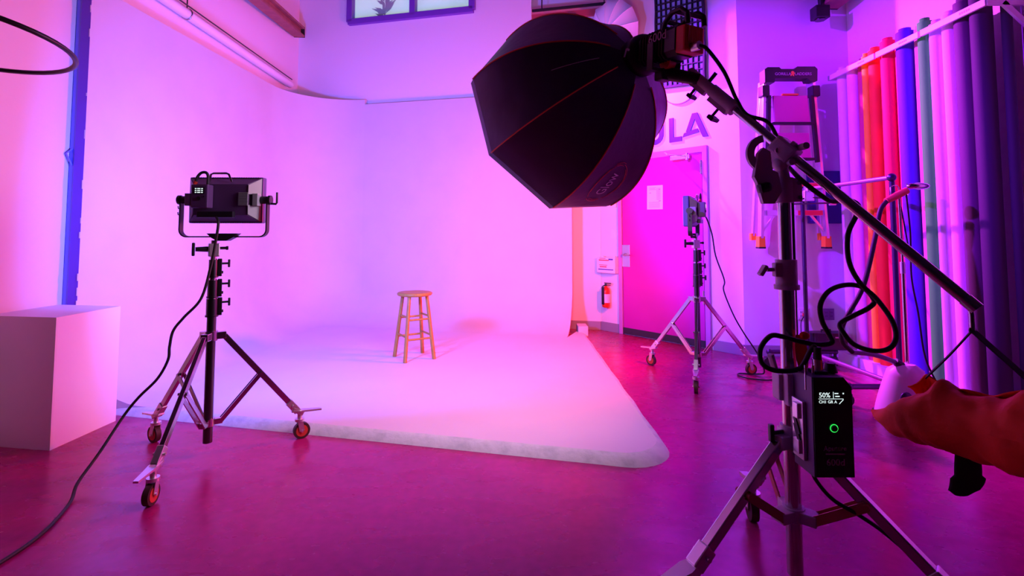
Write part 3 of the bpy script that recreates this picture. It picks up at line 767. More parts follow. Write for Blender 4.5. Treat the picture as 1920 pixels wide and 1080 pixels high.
MB().cyl((SX + .02, SY, .345), (SX - .02, SY, .375), .03, .024).build('hose_socket', 'black_plastic', t, L)
MB().tube([(SX + .085, SY + .03, .30), (SX + .085, SY + .03, 1.02)], .013, 10).build('pole_lower', 'chrome', t, L)
MB().tube([(SX + .085, SY + .03, 1.0), (SX + .08, SY + .03, 1.50)], .008, 10).build('pole_upper', 'chrome', t, L)
MB().cyl((SX + .085, SY + .03, .97), (SX + .085, SY + .03, 1.05), .017).build('pole_collar', 'silver_cast', t, L)
hx, hz = SX + .08, 1.50
MB().tube([(hx, SY + .03, hz - .05), (hx, SY + .03, hz + .07), (hx - .012, SY + .03, hz + .085), (hx - .045, SY + .03, hz + .085), (hx - .057, SY + .03, hz + .07), (hx - .057, SY + .03, hz + .01)], .004, 6).build('hanger_hook', 'chrome', t, L)
MB().tube([(hx + .02, SY + .03, hz + .01), (hx + .055, SY + .03, hz + .01), (hx + .065, SY + .03, hz + .02), (hx + .06, SY + .03, hz + .10)], .004, 6).build('hanger_hook', 'chrome', t, L)
sl = MB(); sl.tube([(hx - .10, SY + .02, hz - .025), (hx - .02, SY + .02, hz + .015), (hx + .05, SY + .02, hz + .05)], [.021, .026, .024], 12); sl.build('handle_sleeve', 'steamer_sleeve', t, L)
mb = MB(); mb.sphere((hx + .13, SY + .02, hz + .08), .08, M=None, sc=(1, .45, .32)); hd = mb.build('steam_head', 'steel', t, L)
hose = spline([(hx - .095, SY + .02, hz - .025), (hx - .16, SY, hz - .10), (hx - .22, SY - .02, hz - .30), (hx - .32, SY - .03, hz - .62), (hx - .46, SY - .03, hz - .86), (hx - .475, SY - .03, hz - .98), (hx - .40, SY - .02, hz - 1.06)], 8)
MB().tube(hose, .0155, 10).build('hose', 'black_rubber', t, L)
p0, p1 = Vector(hose[-1]), Vector((SX, SY, .36)); pts = []; rr = []
for i in range(61):
    q = i / 60; pts.append(p0.lerp(p1, q) + Vector((0, 0, .02 * math.sin(PI * q)))); rr.append(.015 + .003 * (i % 2))
MB().tube(pts, rr, 8).build('corrugated_hose', 'hose_grey', t, L)
cd = spline([(hx + .05, SY + .03, hz + .05), (hx + .06, SY + .02, hz - .25), (hx + .055, SY + .02, hz - .55), (hx + .09, SY + .02, hz - .8), (hx + .11, SY, hz - 1.1), (hx + .16, SY - .05, hz - 1.3)], 6)
MB().tube(cd, .006, 6).build('hanging_cord', 'black_rubber', t, L)
MB().tube(spline([(hx + .0, SY + .03, hz), (hx + .03, SY + .03, hz - .2), (hx + .055, SY + .02, hz - .45)], 6), .005, 6).build('hanging_cord', 'black_rubber', t, L)

# ================================================================== WOODEN STOOL
SXc, SYc = -.945, 5.02
t = thing('wooden_stool', (SXc, SYc, FZ), 'round-seat wooden stool standing on the white cyclorama floor', 'stool'); L = Vector(t.location)
SH = .63; M = Matrix.Translation((SXc, SYc, FZ))
MB().lathe([(.001, SH - .034), (.145, SH - .034), (.163, SH - .028), (.170, SH - .016), (.168, SH - .006), (.158, SH), (.10, SH - .003), (.001, SH - .004)], 40, M).build('seat', 'stool_wood', t, L)
ang0 = math.radians(-103)
def lp(k, z, ):
    r = .125 + (.205 - .125) * (1 - z / (SH - .03)); a = ang0 + k * PI / 2
    return Vector((SXc + r * math.cos(a), SYc + r * math.sin(a), FZ + z))
for k in range(4):
    MB().cyl(lp(k, 0), lp(k, SH - .03), .0185, .0165, n=14).build('leg', 'stool_wood', t, L)
for k in range(4):
    for z in ((.20, .38) if k % 2 == 0 else (.225, .405)):
        MB().cyl(lp(k, z), lp(k + 1, z), .0095, n=10).build('rung', 'stool_wood', t, L)

# ================================================================== WHITE PLINTH AT THE LEFT
t = thing('white_plinth', (-2.90, 3.26, 0), 'large white box plinth on the floor at the left edge', 'plinth'); L = Vector(t.location)
q = [Vector((-2.663, 3.026, 0)), Vector((-2.646, 3.496, 0)), Vector((-3.13, 3.57, 0)), Vector((-3.15, 3.10, 0))]; hz_ = .758
def slab(a, b_, z0, z1, inn, thk):
    n = Vector(inn) * thk; v = [a, b_, b_ + n, a + n]
    return MB().add([(p.x, p.y, z0) for p in v] + [(p.x, p.y, z1) for p in v], [[0, 1, 2, 3], [4, 5, 6, 7], [0, 1, 5, 4], [1, 2, 6, 5], [2, 3, 7, 6], [3, 0, 4, 7]])
cen = sum(q, Vector()) / 4
for i in range(4):
    a, b_ = q[i], q[(i + 1) % 4]; d = (b_ - a).normalized(); n = Vector((-d.y, d.x, 0))
    if n.dot(cen - a) < 0: n = -n
    slab(a, b_, 0, hz_ - .012, n, .012).build('side_panel', 'box_white', t, L)
MB().add([(p.x, p.y, hz_ - .012) for p in q] + [(p.x, p.y, hz_) for p in q], [[0, 1, 2, 3], [4, 5, 6, 7], [0, 1, 5, 4], [1, 2, 6, 5], [2, 3, 7, 6], [3, 0, 4, 7]]).build('top_panel', 'box_white', t, L)

# black hoop on a stand at the far left edge
t = thing('black_hoop', (-2.72, 2.0, 0), 'black round hoop frame reaching in at the top left edge', 'hoop'); L = Vector(t.location)
HC = Vector((-2.42, 2.06, 2.085)); hn = Vector((.10, .14, 1)).normalized(); hxv = Vector((1, 0, -.10)); hxv = (hxv - hn * hxv.dot(hn)).normalized(); hyv = hn.cross(hxv)
MB().tube([HC + (hxv * math.cos(2 * PI * i / 56) + hyv * math.sin(2 * PI * i / 56) * .69) * .55 for i in range(56)], .0105, 10, closed=True).build('ring', 'black_plastic', t, L)
MB().box(HC + hxv * .445 - hyv * .225 + Vector((0, 0, -.012)), (.014, .012, .012)).build('tab', 'black_plastic', t, L)
px_ = -2.72
MB().tube([(px_, 2.0, .02), (px_, 2.0, 2.05)], .011, 10).build('pole', 'black_plastic', t, L)
MB().tube([(px_, 2.0, 2.03), (px_ + .05, 1.90, 2.06), (HC - hyv * .365)], .009, 8).build('arm', 'black_plastic', t, L)
for k in range(3):
    a = 3.0 + k * 2 * PI / 3
    MB().tube([(px_, 2.0, .28), (px_ + .20 * math.cos(a), 2.0 + .20 * math.sin(a), .008)], .008, 8).build('leg', 'black_plastic', t, L)

# ================================================================== ROLLER STANDS (built once, copied)
def stand_proto(name, label):
    t = thing(name, (0, 0, 0), label, 'light stand', group='steel roller stands carrying LED panels')
    MB().cyl((0, 0, .085), (0, 0, .80), .024, n=20).build('column', 'steel_dark', t)
    for (z0, z1, r) in ((.78, .905, .0215), (.89, 1.02, .019), (1.00, 1.13, .0165)):
        MB().cyl((0, 0, z0), (0, 0, z1), r, n=18).build('riser', 'steel', t)
    for z, r in ((.795, .03), (.90, .0265), (1.015, .0235)):
        mb = MB(); mb.cyl((0, 0, z - .012), (0, 0, z + .085), r, n=18); mb.cyl((0, 0, z - .016), (0, 0, z - .006), r + .004, n=18)
        mb.box((r + .008, 0, z + .04), (.022, .03, .10), bev=.003)
        c = mb.build('collar', 'steel_dark', t)
        mb = MB(); mb.cyl((r + .01, 0, z + .062), (r + .05, 0, z + .062), .006); mb.box((r + .055, 0, z + .062), (.012, .016, .045), bev=.004); mb.cyl((r + .012, 0, z + .012), (r + .026, 0, z + .012), .008); mb.build('tightening_knob', 'black_plastic', c)
    # head
    mb = MB(); mb.box((0, 0, 1.155), (.058, .05, .075), bev=.006); mb.cyl((0, 0, 1.115), (0, 0, 1.21), .016); hd = mb.build('head_socket', 'silver_cast', t)
    mb = MB(); mb.cyl((-.03, 0, 1.16), (-.09, 0, 1.16), .016, .012); mb.box((-.10, 0, 1.16), (.016, .02, .075), bev=.006); mb.cyl((.03, 0, 1.165), (.062, 0, 1.165), .008); mb.cyl((.06, 0, 1.165), (.072, 0, 1.165), .011); mb.build('head_knob', 'black_plastic', hd)
    # leg hub and lower collar
    mb = MB(); mb.cyl((0, 0, .645), (0, 0, .70), .034, n=20)
    for k in range(3):
        a = k * 2 * PI / 3; d = Vector((math.cos(a), math.sin(a), 0)); mb.bar(Vector((0, 0, .672)) + d * .02, Vector((0, 0, .672)) + d * .075, .04, .04, bev=.004)
    mb.build('leg_hub', 'steel', t)
    mb = MB(); mb.cyl((0, 0, .175), (0, 0, .215), .033, n=20)
    for k in range(3):
        a = k * 2 * PI / 3; d = Vector((math.cos(a), math.sin(a), 0)); mb.bar(Vector((0, 0, .195)) + d * .02, Vector((0, 0, .195)) + d * .07, .035, .03, bev=.003)
    mb.build('lower_collar', 'steel', t)
    for k in range(3):
        a = k * 2 * PI / 3; d = Vector((math.cos(a), math.sin(a), 0)); sd = Vector((-d.y, d.x, 0))
        p0 = d * .065 + Vector((0, 0, .67)); p1 = d * .44 + Vector((0, 0, .205))
        MB().bar(p0, p1, .024, .032, bev=.003).build('leg', 'steel', t)
        pm = p0.lerp(p1, .52)
        mb = MB()
        for s_ in (-1, 1): mb.bar(pm + sd * (.016 * s_), d * .06 + sd * (.016 * s_) + Vector((0, 0, .195)), .006, .024)
        mb.cyl(pm - sd * .024, pm + sd * .024, .008)
        mb.build('brace', 'steel', t)
        # foot fitting with brake lever and caster
        mb = MB(); mb.bar(p1.lerp(p0, .06), p1 + (p1 - p0).normalized() * .05, .034, .042, bev=.004); mb.cyl(p1 - sd * .028, p1 + sd * .028, .007)
        pe = d * .485 + Vector((0, 0, .15)); mb.bar(p1 + Vector((0, 0, -.02)), pe + d * .02, .036, .03, bev=.005)
        ft = mb.build('foot_fitting', 'silver_cast', t)
        mb = MB(); M = frame(pe + Vector((0, 0, .012)), d, sd, Vector((0, 0, 1)))
        mb.prism([(-.05, -.018), (.0, -.024), (.05, -.018), (.125, -.012), (.125, .012), (.05, .018), (.0, .024), (-.05, .018)], .010, M @ Matrix.Rotation(.10, 4, 'Y')); mb.build('brake_lever', 'silver_cast', t)
        mb = MB(); mb.cyl(pe, pe + Vector((0, 0, -.035)), .014); mb.cyl(pe + Vector((0, 0, -.03)), pe + Vector((0, 0, -.045)), .028)
        wc = pe + d * .012; wc.z = .048
        for s_ in (-1, 1): mb.bar(pe + sd * (.02 * s_) + Vector((0, 0, -.04)), wc + sd * (.02 * s_), .03, .004, up=sd)
        mb.cyl(wc - sd * .027, wc + sd * .027, .007)
        c = mb.build('caster', 'silver_cast', t)
        mb = MB(); mb.cyl(wc - sd * .014, wc + sd * .014, .048, n=24); mb.build('wheel', 'wheel_dark', c)
        mb = MB(); mb.cyl(wc - sd * .0155, wc + sd * .0155, .034, n=20); mb.build('wheel_hub', 'wheel_red', c)
    return t
st = stand_proto('roller_stand', 'steel roller light stand in the left foreground, carrying the LED panel')
st2 = copy_tree(st)
st.location = (-1.70, 2.93, 0); st.rotation_euler.z = math.radians(34)
st2.location = (1.629, 4.55, 0); st2.rotation_euler.z = math.radians(8)
st2['label'] = 'steel roller light stand in front of the magenta door'
for o in st.children + st2.children: pass

# ================================================================== LED PANELS
def panel_proto(name, label):
    """front faces +Y, origin at the yoke foot (z = 1.21 above the floor)"""
    t = thing(name, (0, 0, 0), label, 'LED panel', group='LED panel lights on roller stands')
    w, h, zc = .415, .265, .215
    # body: front slab and sloped back housing
    MB().box((0, .035, zc), (w, .05, h), bev=.008).build('body', 'body_navy', t)
    b0 = [(-w / 2 + .005, .012, zc - h / 2 + .005), (w / 2 - .005, .012, zc - h / 2 + .005), (w / 2 - .005, .012, zc + h / 2 - .005), (-w / 2 + .005, .012, zc + h / 2 - .005)]
    b1 = [(-w / 2 + .06, -.045, zc - h / 2 + .045), (w / 2 - .06, -.045, zc - h / 2 + .045), (w / 2 - .06, -.045, zc + h / 2 - .045), (-w / 2 + .06, -.045, zc + h / 2 - .045)]
    MB().add(b0 + b1, [[4, 5, 6, 7], [0, 1, 5, 4], [1, 2, 6, 5], [2, 3, 7, 6], [3, 0, 4, 7], [3, 2, 1, 0]]).build('back_housing', 'body_purple', t)
    # grey end gussets
    for s_ in (-1, 1):
        mb = MB(); x0, x1 = s_ * (w / 2 - .002), s_ * (w / 2 - .055)
        for e in (-1, 1):
            mb.add([(x0 * .985, .006, zc + e * h / 2 * .93), (x1, -.048, zc + e * (h / 2 - .05)), (x1, -.049, zc + e * .03), (x0 * .985, .004, zc + e * .035)], [[0, 1, 2, 3]])
        mb.box((s_ * (w / 2 - .02), -.02, zc), (.03, .05, .07), bev=.003)
        mb.build('end_plate', 'panel_grey', t)
    mb = MB()
    for k in range(9): mb.box((.125, -.05, zc - .03 + k * .0085), (.05, .008, .0045))
    mb.build('vent_fins', 'panel_grey', t)
    mb = MB()
    for k in range(28): mb.box((-w / 2 + .025 + k * .0135, .016, zc - h / 2 + .004), (.005, .02, .006)); mb.box((-w / 2 + .025 + k * .0135, .016, zc + h / 2 - .004), (.005, .02, .006))
    tag(mb.build('vent_slots', 'steel_dark', t), kind='stuff')
    MB().box((0, .0605, zc), (w - .03, .004, h - .03)).build('diffuser', 'diffuser', t)
    cb = MB().box((-.085, -.08, zc + .015), (.09, .06, .13), bev=.006).build('control_box', 'body_purple', t)
    MB().box((-.085, -.111, zc + .045), (.056, .002, .036)).build('screen', 'screen', cb)
    mb = MB()
    for r_, ws in enumerate(((-.018, .014, .016), (-.014, .020, .012), (-.017, .013, .020))):
        x = -.085 - .024
        for wd in (.011, .019, .012): mb.box((x + wd / 2, -.1125, zc + .056 - r_ * .0105), (wd - .003, .001, .005)); x += wd + .002
    mb.build('screen_text', 'screen_text', cb)
    mb = MB(); mb.cyl((-.085, -.108, zc + .002), (-.085, -.116, zc + .002), .011); mb.box((-.06, -.111, zc + .012), (.005, .002, .008)); mb.build('dial', 'black_plastic', cb)
    MB().box((-.02, -.055, zc - .085), (.20, .03, .035), bev=.005).build('power_bay', 'black_plastic', t)
    # carry handle
    MB().tube([(-.075, -.03, zc + h / 2 - .03), (-.065, -.035, zc + h / 2 + .012), (-.05, -.035, zc + h / 2 + .018), (.02, -.035, zc + h / 2 + .018), (.034, -.035, zc + h / 2 + .012), (.05, -.03, zc + h / 2 - .03)], .006, 8).build('handle', 'steel', t)
    MB().tube(spline([(-.13, -.07, zc + .095), (-.12, -.07, zc + .125), (-.10, -.07, zc + .148), (-.075, -.07, zc + .15), (-.062, -.07, zc + .13), (-.062, -.07, zc + .08)], 5), .008, 8).build('loop_cable', 'black_rubber', t)
    MB().tube([(-.136, -.07, zc + .085), (-.126, -.07, zc + .10)], .011, 8).build('red_plug', 'wheel_red', t)
    # yoke
    yw = w / 2 + .035
    pts = [(-yw, 0, zc + .02)] + [(-yw, 0, .06)] + [(-yw + .04 - .04 * math.cos(a * PI / 12), 0, .045 - .04 * math.sin(a * PI / 12)) for a in range(0, 7)] + [(yw - .04 + .04 * math.sin(a * PI / 12), 0, .045 - .04 * math.cos(a * PI / 12)) for a in range(0, 7)] + [(yw, 0, .06), (yw, 0, zc + .02)]
    mb = MB(); prev = None; vsx = []
    for i, p in enumerate(pts):
        a = Vector(pts[max(i - 1, 0)]); b_ = Vector(pts[min(i + 1, len(pts) - 1)]); tg = (b_ - a).normalized(); nn = Vector((-tg.z, 0, tg.x)) * .0035
        p = Vector(p); vsx.append([p + nn + Vector((0, -.018, 0)), p + nn + Vector((0, .018, 0)), p - nn + Vector((0, .018, 0)), p - nn + Vector((0, -.018, 0)), p + nn + Vector((0, -.018, 0))])
    mb.grid(vsx, smooth=False); mb.build('yoke', 'black_plastic', t)
    MB().prism([(-.085, .012), (.085, .012), (.06, -.012), (.025, -.03), (-.025, -.03), (-.06, -.012)], .05, frame((0, .025, .012), Vector((1, 0, 0)), Vector((0, 0, 1)), Vector((0, -1, 0)))).build('yoke_foot', 'black_plastic', t)
    for s_ in (-1, 1):
        mb = MB(); mb.cyl((s_ * (w / 2 - .002), 0, zc), (s_ * (yw + .012), 0, zc), .022, n=18); mb.cyl((s_ * (yw + .004), 0, zc), (s_ * (yw + .018), 0, zc), .027, n=18); mb.build('tilt_knob', 'black_plastic', t)
    MB().tube([(yw + .01, 0, zc - .02), (yw + .045, 0, zc - .022), (yw + .05, 0, zc - .015), (yw + .05, 0, zc + .045)], .006, 8).build('tilt_lever', 'black_plastic', t)
    for z in (.13, .165): MB().tube([(-yw, 0, z), (-yw - .018, 0, z), (-yw - .02, 0, z + .015)], .003, 6).build('cable_hook', 'black_plastic', t)
    return t
pn = panel_proto('led_panel_light', 'rectangular LED panel in the left foreground, seen from behind with lit screen')
pn2 = copy_tree(pn)
pn.location = (-1.645, 2.93, 1.225); pn.rotation_euler.z = math.radians(2)
pn2.location = (1.615, 4.55, 1.225); pn2.rotation_euler.z = math.radians(63)
pn2['label'] = 'dark LED panel seen edge-on in front of the magenta door'
def area(name, parent, loc, rot, size, sy, spec):
    ld = bpy.data.lights.new(name, 'AREA'); ld.shape = 'RECTANGLE'; ld.size = size; ld.size_y = sy
    ld.energy = spec['energy']; ld.color = spec['color']; ld.spread = math.radians(spec.get('spread', 156))
    o = bpy.data.objects.new(name, ld); scene.collection.objects.link(o); o.parent = parent
    o.location = loc; o.rotation_euler = rot; return o
area('panel_lamp', pn, (0, .066, .215), (math.radians(90), 0, 0), .385, .235, LEFT_PANEL)
area('panel_lamp', pn2, (0, .066, .215), (math.radians(90), 0, 0), .385, .235, RIGHT_PANEL)

# ================================================================== BOOM STAND
BX, BY = .985, 1.85
t = thing('boom_stand', (BX, BY, 0), 'heavy steel boom stand in the right foreground with a long diagonal arm', 'boom stand'); L = Vector(t.location)
base = Vector((BX, BY, 0))
mb = MB(); mb.cyl(base + Vector((0, 0, .07)), base + Vector((0, 0, 1.13)), .0265, n=24); mb.build('column', 'steel', t, L)
mb = MB(); mb.cyl(base + Vector((0, 0, 1.1)), base + Vector((0, 0, 1.44)), .0225, n=24); mb.build('riser', 'steel', t, L)
mb = MB(); mb.cyl(base + Vector((0, 0, 1.06)), base + Vector((0, 0, 1.155)), .036, n=24); mb.cyl(base + Vector((0, 0, 1.05)), base + Vector((0, 0, 1.066)), .042, n=24); mb.box(base + Vector((-.035, -.01, 1.12)), (.03, .03, .05), bev=.005)
c = mb.build('riser_collar', 'cast_grey', t, L)
mb = MB(); mb.cyl(base + Vector((-.045, -.01, 1.12)), base + Vector((-.075, -.01, 1.12)), .007); mb.bar(base + Vector((-.078, -.01, 1.135)), base + Vector((-.10, -.01, 1.10)), .03, .014, bev=.004); mb.build('collar_knob', 'cast_grey', c, L)
# long control rod clamped beside the column
MB().tube([(BX + .045, BY + .03, .80), (BX + .045, BY + .03, 1.40)], .007, 8).build('side_rod', 'steel_dark', t, L)
# leg hub and brace collar
LEGS = [math.radians(a) for a in (200, 82, 318)]
zh, zb = .525, .275
mb = MB(); mb.cyl(base + Vector((0, 0, zh - .03)), base + Vector((0, 0, zh + .05)), .036, n=24)
for a in LEGS:
    d = Vector((math.cos(a), math.sin(a), 0)); mb.bar(base + d * .02 + Vector((0, 0, zh)), base + d * .07 + Vector((0, 0, zh)), .05, .045, bev=.004)
c = mb.build('leg_hub', 'cast_grey', t, L)
mb = MB(); mb.cyl(base + Vector((-.035, -.01, zh + .03)), base + Vector((-.075, -.02, zh + .03)), .007); mb.box(base + Vector((-.08, -.02, zh + .03)), (.016, .02, .06), bev=.005); mb.build('hub_knob', 'black_plastic', c, L)
mb = MB(); mb.cyl(base + Vector((0, 0, zb - .022)), base + Vector((0, 0, zb + .022)), .036, n=24)
for a in LEGS:
    d = Vector((math.cos(a), math.sin(a), 0)); mb.bar(base + d * .02 + Vector((0, 0, zb)), base + d * .075 + Vector((0, 0, zb)), .055, .036, bev=.003)
mb.build('brace_collar', 'cast_grey', t, L)
for a in LEGS:
    d = Vector((math.cos(a), math.sin(a), 0)); sd = Vector((-d.y, d.x, 0))
    p0 = base + d * .06 + Vector((0, 0, zh - .005)); p1 = base + d * .395 + Vector((0, 0, .215))
    MB().bar(p0, p1, .034, .034, bev=.004).build('leg', 'steel', t, L)
    pm = p0.lerp(p1, .47); mb = MB()
    for s_ in (-1, 1): mb.bar(pm + sd * (.021 * s_), base + d * .065 + sd * (.021 * s_) + Vector((0, 0, zb)), .006, .030)
    mb.cyl(pm - sd * .03, pm + sd * .03, .009); mb.build('brace', 'track_red', t, L)
    mb = MB(); ax = (p1 - p0).normalized(); mb.bar(p1 - ax * .03, p1 + ax * .045, .046, .046, bev=.005); mb.cyl(p1 - sd * .036, p1 + sd * .036, .008)
    pe = base + d * .455 + Vector((0, 0, .155)); mb.bar(p1 + ax * .03, pe, .044, .036, bev=.006); mb.build('foot_fitting', 'silver_cast', t, L)
    M = frame(pe + Vector((0, 0, .02)), d, sd, Vector((0, 0, 1))) @ Matrix.Rotation(.28, 4, 'Y')
    mb = MB(); mb.prism([(-.04, -.02), (.0, -.03), (.045, -.026), (.13, -.017), (.13, .017), (.045, .026), (.0, .03), (-.04, .02)], .016, M); mb.build('brake_lever', 'silver_cast', t, L)
    mb = MB(); mb.cyl(pe, pe + Vector((0, 0, -.035)), .016); mb.cyl(pe + Vector((0, 0, -.03)), pe + Vector((0, 0, -.048)), .032)
    wc = pe + d * .01; wc.z = .05
    for s_ in (-1, 1): mb.bar(pe + sd * (.022 * s_) + Vector((0, 0, -.04)), wc + sd * (.022 * s_), .034, .004, up=sd)
    mb.cyl(wc - sd * .03, wc + sd * .03, .008); c = mb.build('caster', 'silver_cast', t, L)
    MB().cyl(wc - sd * .016, wc + sd * .016, .05, n=24).build('wheel', 'wheel_dark', c, L)
# pivot head
J = Vector((.993, 1.85, 1.552)); T = Vector((.760, 2.10, 1.906))
bd = (T - J).normalized(); E_ = J - bd * .715; bs = bd.cross(Vector((0, 0, 1))).normalized(); bu = bs.cross(bd)
mb = MB(); mb.cyl(base + Vector((0, 0, 1.36)), base + Vector((0, 0, 1.45)), .033, n=24); mb.box(base + Vector((.035, -.01, 1.405)), (.035, .035, .085), bev=.004); mb.build('head_clamp', 'cast_grey', t, L)
mb = MB()
for z in (1.378, 1.43): mb.cyl(base + Vector((.04, -.035, z)), base + Vector((.04, .02, z)), .008)
mb.build('clamp_bolts', 'chrome', t, L)
# side plate (cast) with notch, quadrant, cap
VX, VY, VZ = Vector((1, 0, 0)), Vector((0, 0, 1)), Vector((0, -1, 0))
M = frame((BX - .04, BY - .02, 1.40), VX, VY, VZ)
MB().prism([(-.055, -.045), (-.015, -.045), (.012, .0), (.0, .065), (-.02, .075), (-.025, .14), (-.05, .155), (-.068, .135), (-.085, .05), (-.075, .03)], .022, M).build('side_plate', 'cast_grey', t, L)
mb = MB(); q0 = Vector((BX - .075, BY - .015, 1.535)); n_ = 18; Pq = []
for i in range(n_ + 1):
    a = PI * .55 + PI * .85 * i / n_
    Pq.append([(math.cos(a) * r_, math.sin(a) * r_) for r_ in (.042, .068)])
for i in range(n_):
    mb.prism([Pq[i][0], Pq[i][1], Pq[i + 1][1], Pq[i + 1][0]], .016, frame(q0, VX, VY, VZ))
mb.build('tilt_quadrant', 'cast_grey', t, L)
mb = MB()
for c_ in ((-.03, .035), (.028, -.035), (-.035, -.035)): mb.cyl(J + bd * c_[0] + bu * c_[1] + VZ * -.005, J + bd * c_[0] + bu * c_[1] + VZ * .05, .012)
mb.bar(J - bd * .045, J + bd * .045, .075, .066, up=bu, bev=.01); mb.bar(J + bu * .03 + VZ * .03, J - bu * .05 + VZ * .03, .022, .016, bev=.003)
mb.bar(J + bd * .02 + VZ * .02 + bu * .02, J - bu * .10 + VZ * .0, .035, .03, bev=.006)
mb.build('boom_clamp', 'cast_grey', t, L)
mb = MB(); mb.sphere(J - bu * .055 - bd * .02 + VZ * .02, .028); mb.cyl(base + Vector((0, 0, 1.44)), J - bu * .03, .024, .022); mb.build('pivot', 'cast_grey', t, L)
mb = MB(); mb.bar((BX - .075, BY - .05, 1.415), (BX - .12, BY - .06, 1.405), .03, .035, bev=.012); mb.build('tilt_handle', 'black_plastic', t, L)
arm = MB().cyl(J - bd * .715, J + bd * .33, .0175, n=20).build('boom_arm', 'steel', t, L)
MB().cyl(E_ - bd * .006, E_ + bd * .03, .0195, n=20).build('end_cap', 'chrome', arm, L)
mb = MB(); mb.cyl(J + bd * .26, J + bd * .385, .026, n=20); mb.cyl(J + bd * .255, J + bd * .27, .031, n=20); mb.bar(J + bd * .27 - bu * .03, J + bd * .37 - bu * .03, .026, .02, up=bu); c = mb.build('boom_collar', 'cast_grey', arm, L)
mb = MB(); mb.cyl(J + bd * .31 - bu * .03, J + bd * .31 - bu * .075, .006); mb.bar(J + bd * .30 - bu * .08 - bs * .03, J + bd * .30 - bu * .08 + bs * .03, .03, .018, up=bu, bev=.005); mb.build('collar_knob', 'black_plastic', c, L)
mb = MB(); mb.cyl(J + bd * .37, J + bd * .52, .0215, n=20); mb.bar(J + bd * .40 - bu * .028, J + bd * .49 - bu * .028, .022, .02, up=bu); c = mb.build('boom_tip', 'cast_grey', arm, L)
mb = MB(); mb.cyl(J + bd * .45 - bu * .028, J + bd * .45 - bu * .065, .006); mb.bar(J + bd * .44 - bu * .07 - bs * .026, J + bd * .44 - bu * .07 + bs * .026, .026, .016, up=bu, bev=.005); mb.cyl(J + bd * .42 + bs * .0, J + bd * .42 + bu * .06, .008); mb.build('tip_knob', 'black_plastic', c, L)
hk = MB().tube([E_ + bd * .02, E_ + bd * .012 + Vector((0, 0, -.03)), E_ + bd * .012 + Vector((0, 0, -.075))], .007, 8); hk.build('end_hook', 'chrome', arm, L)

# ================================================================== LAMP HEAD (monolight on the boom tip)
A = Vector((.568, 2.269, 2.042)); ax = Vector((-.541, .774, -.330)).normalized()        # apex, axis towards the stool
wv = (Vector((.693, 2.03, 2.024)) - A).normalized(); sv = wv.cross(Vector((0, 0, 1))).normalized(); uv = sv.cross(wv).normalized()
if uv.z < 0: uv = -uv; sv = -sv
t = thing('studio_lamp', T, 'black and orange studio lamp head mounted behind the softbox', 'studio lamp'); L = Vector(t.location)
LM = frame(A, sv, uv, wv)                    # local z = backwards, y = up, x = side
def octp(a, b_, c): return [(-a + c, -b_), (a - c, -b_), (a, -b_ + c), (a, b_ - c), (a - c, b_), (-a + c, b_), (-a, b_ - c), (-a, -b_ + c)]
MB().prism(octp(.058, .062, .02), .235, LM @ Matrix.Translation((0, 0, .045))).build('body', 'black_plastic', t, L)
MB().lathe([(.001, .012), (.085, .012), (.092, .02), (.092, .05), (.078, .066), (.06, .07)], 28, LM).build('mount_ring', 'black_plastic', t, L)
for k in range(9):
    MB().prism(octp(.064, .068, .02), .006, LM @ Matrix.Translation((0, 0, .085 + k * .016))).build('cooling_fin', 'black_matte', t, L)
bk = MB().box((0, -.005, .305), (.108, .105, .05), LM, bev=.008).build('rear_block', 'lamp_orange', t, L)
for k in range(9): MB().box((-.036 + k * .009, .008, .332), (.004, .065, .006), LM).build('rear_rib', 'lamp_orange', bk, L)
mb = MB(); mb.cyl((0.01, -.04, .325), (0.01, -.04, .365), .017, M=LM); mb.build('power_socket', 'silver_cast', bk, L)
mb = MB(); mb.tube([LM @ Vector(q) for q in ((.045, .05, .20), (.045, .088, .215), (.045, .115, .25), (.045, .115, .30), (.045, .09, .33), (.045, .05, .335))], .011, 8)
mb.tube([LM @ Vector(q) for q in ((-.045, .05, .20), (-.045, .088, .215), (-.045, .115, .25), (-.045, .115, .30), (-.045, .09, .33), (-.045, .05, .335))], .011, 8)
for z_ in (.215, .325): mb.tube([LM @ Vector((-.045, .088, z_)), LM @ Vector((.045, .088, z_))], .010, 8)
mb.tube([LM @ Vector((-.045, .115, .27)), LM @ Vector((.045, .115, .27))], .012, 8)
mb.build('carry_handle', 'black_plastic', t, L)
# the side towards the camera
sgn = 1 if sv.dot(Vector((0, -1, 0))) > 0 else -1
XS = sv * sgn
vs_, fs_ = text_geo('600d', .052); TM = frame(A + wv * .19 + XS * .0655 + uv * .028, uv.cross(XS), uv, XS)
MB().add(vs_, fs_, M=TM).build('lettering', 'print_dim', t, L)
mb = MB(); M = frame(A + XS * .0935 + wv * .034, uv.cross(XS), uv, XS); mb.prism([(-.018, -.018), (-.004, .016), (.006, .016), (.022, .008), (.018, .0), (.004, .006), (-.008, -.020)], .002, M); mb.build('brand_mark', 'print_white', t, L)
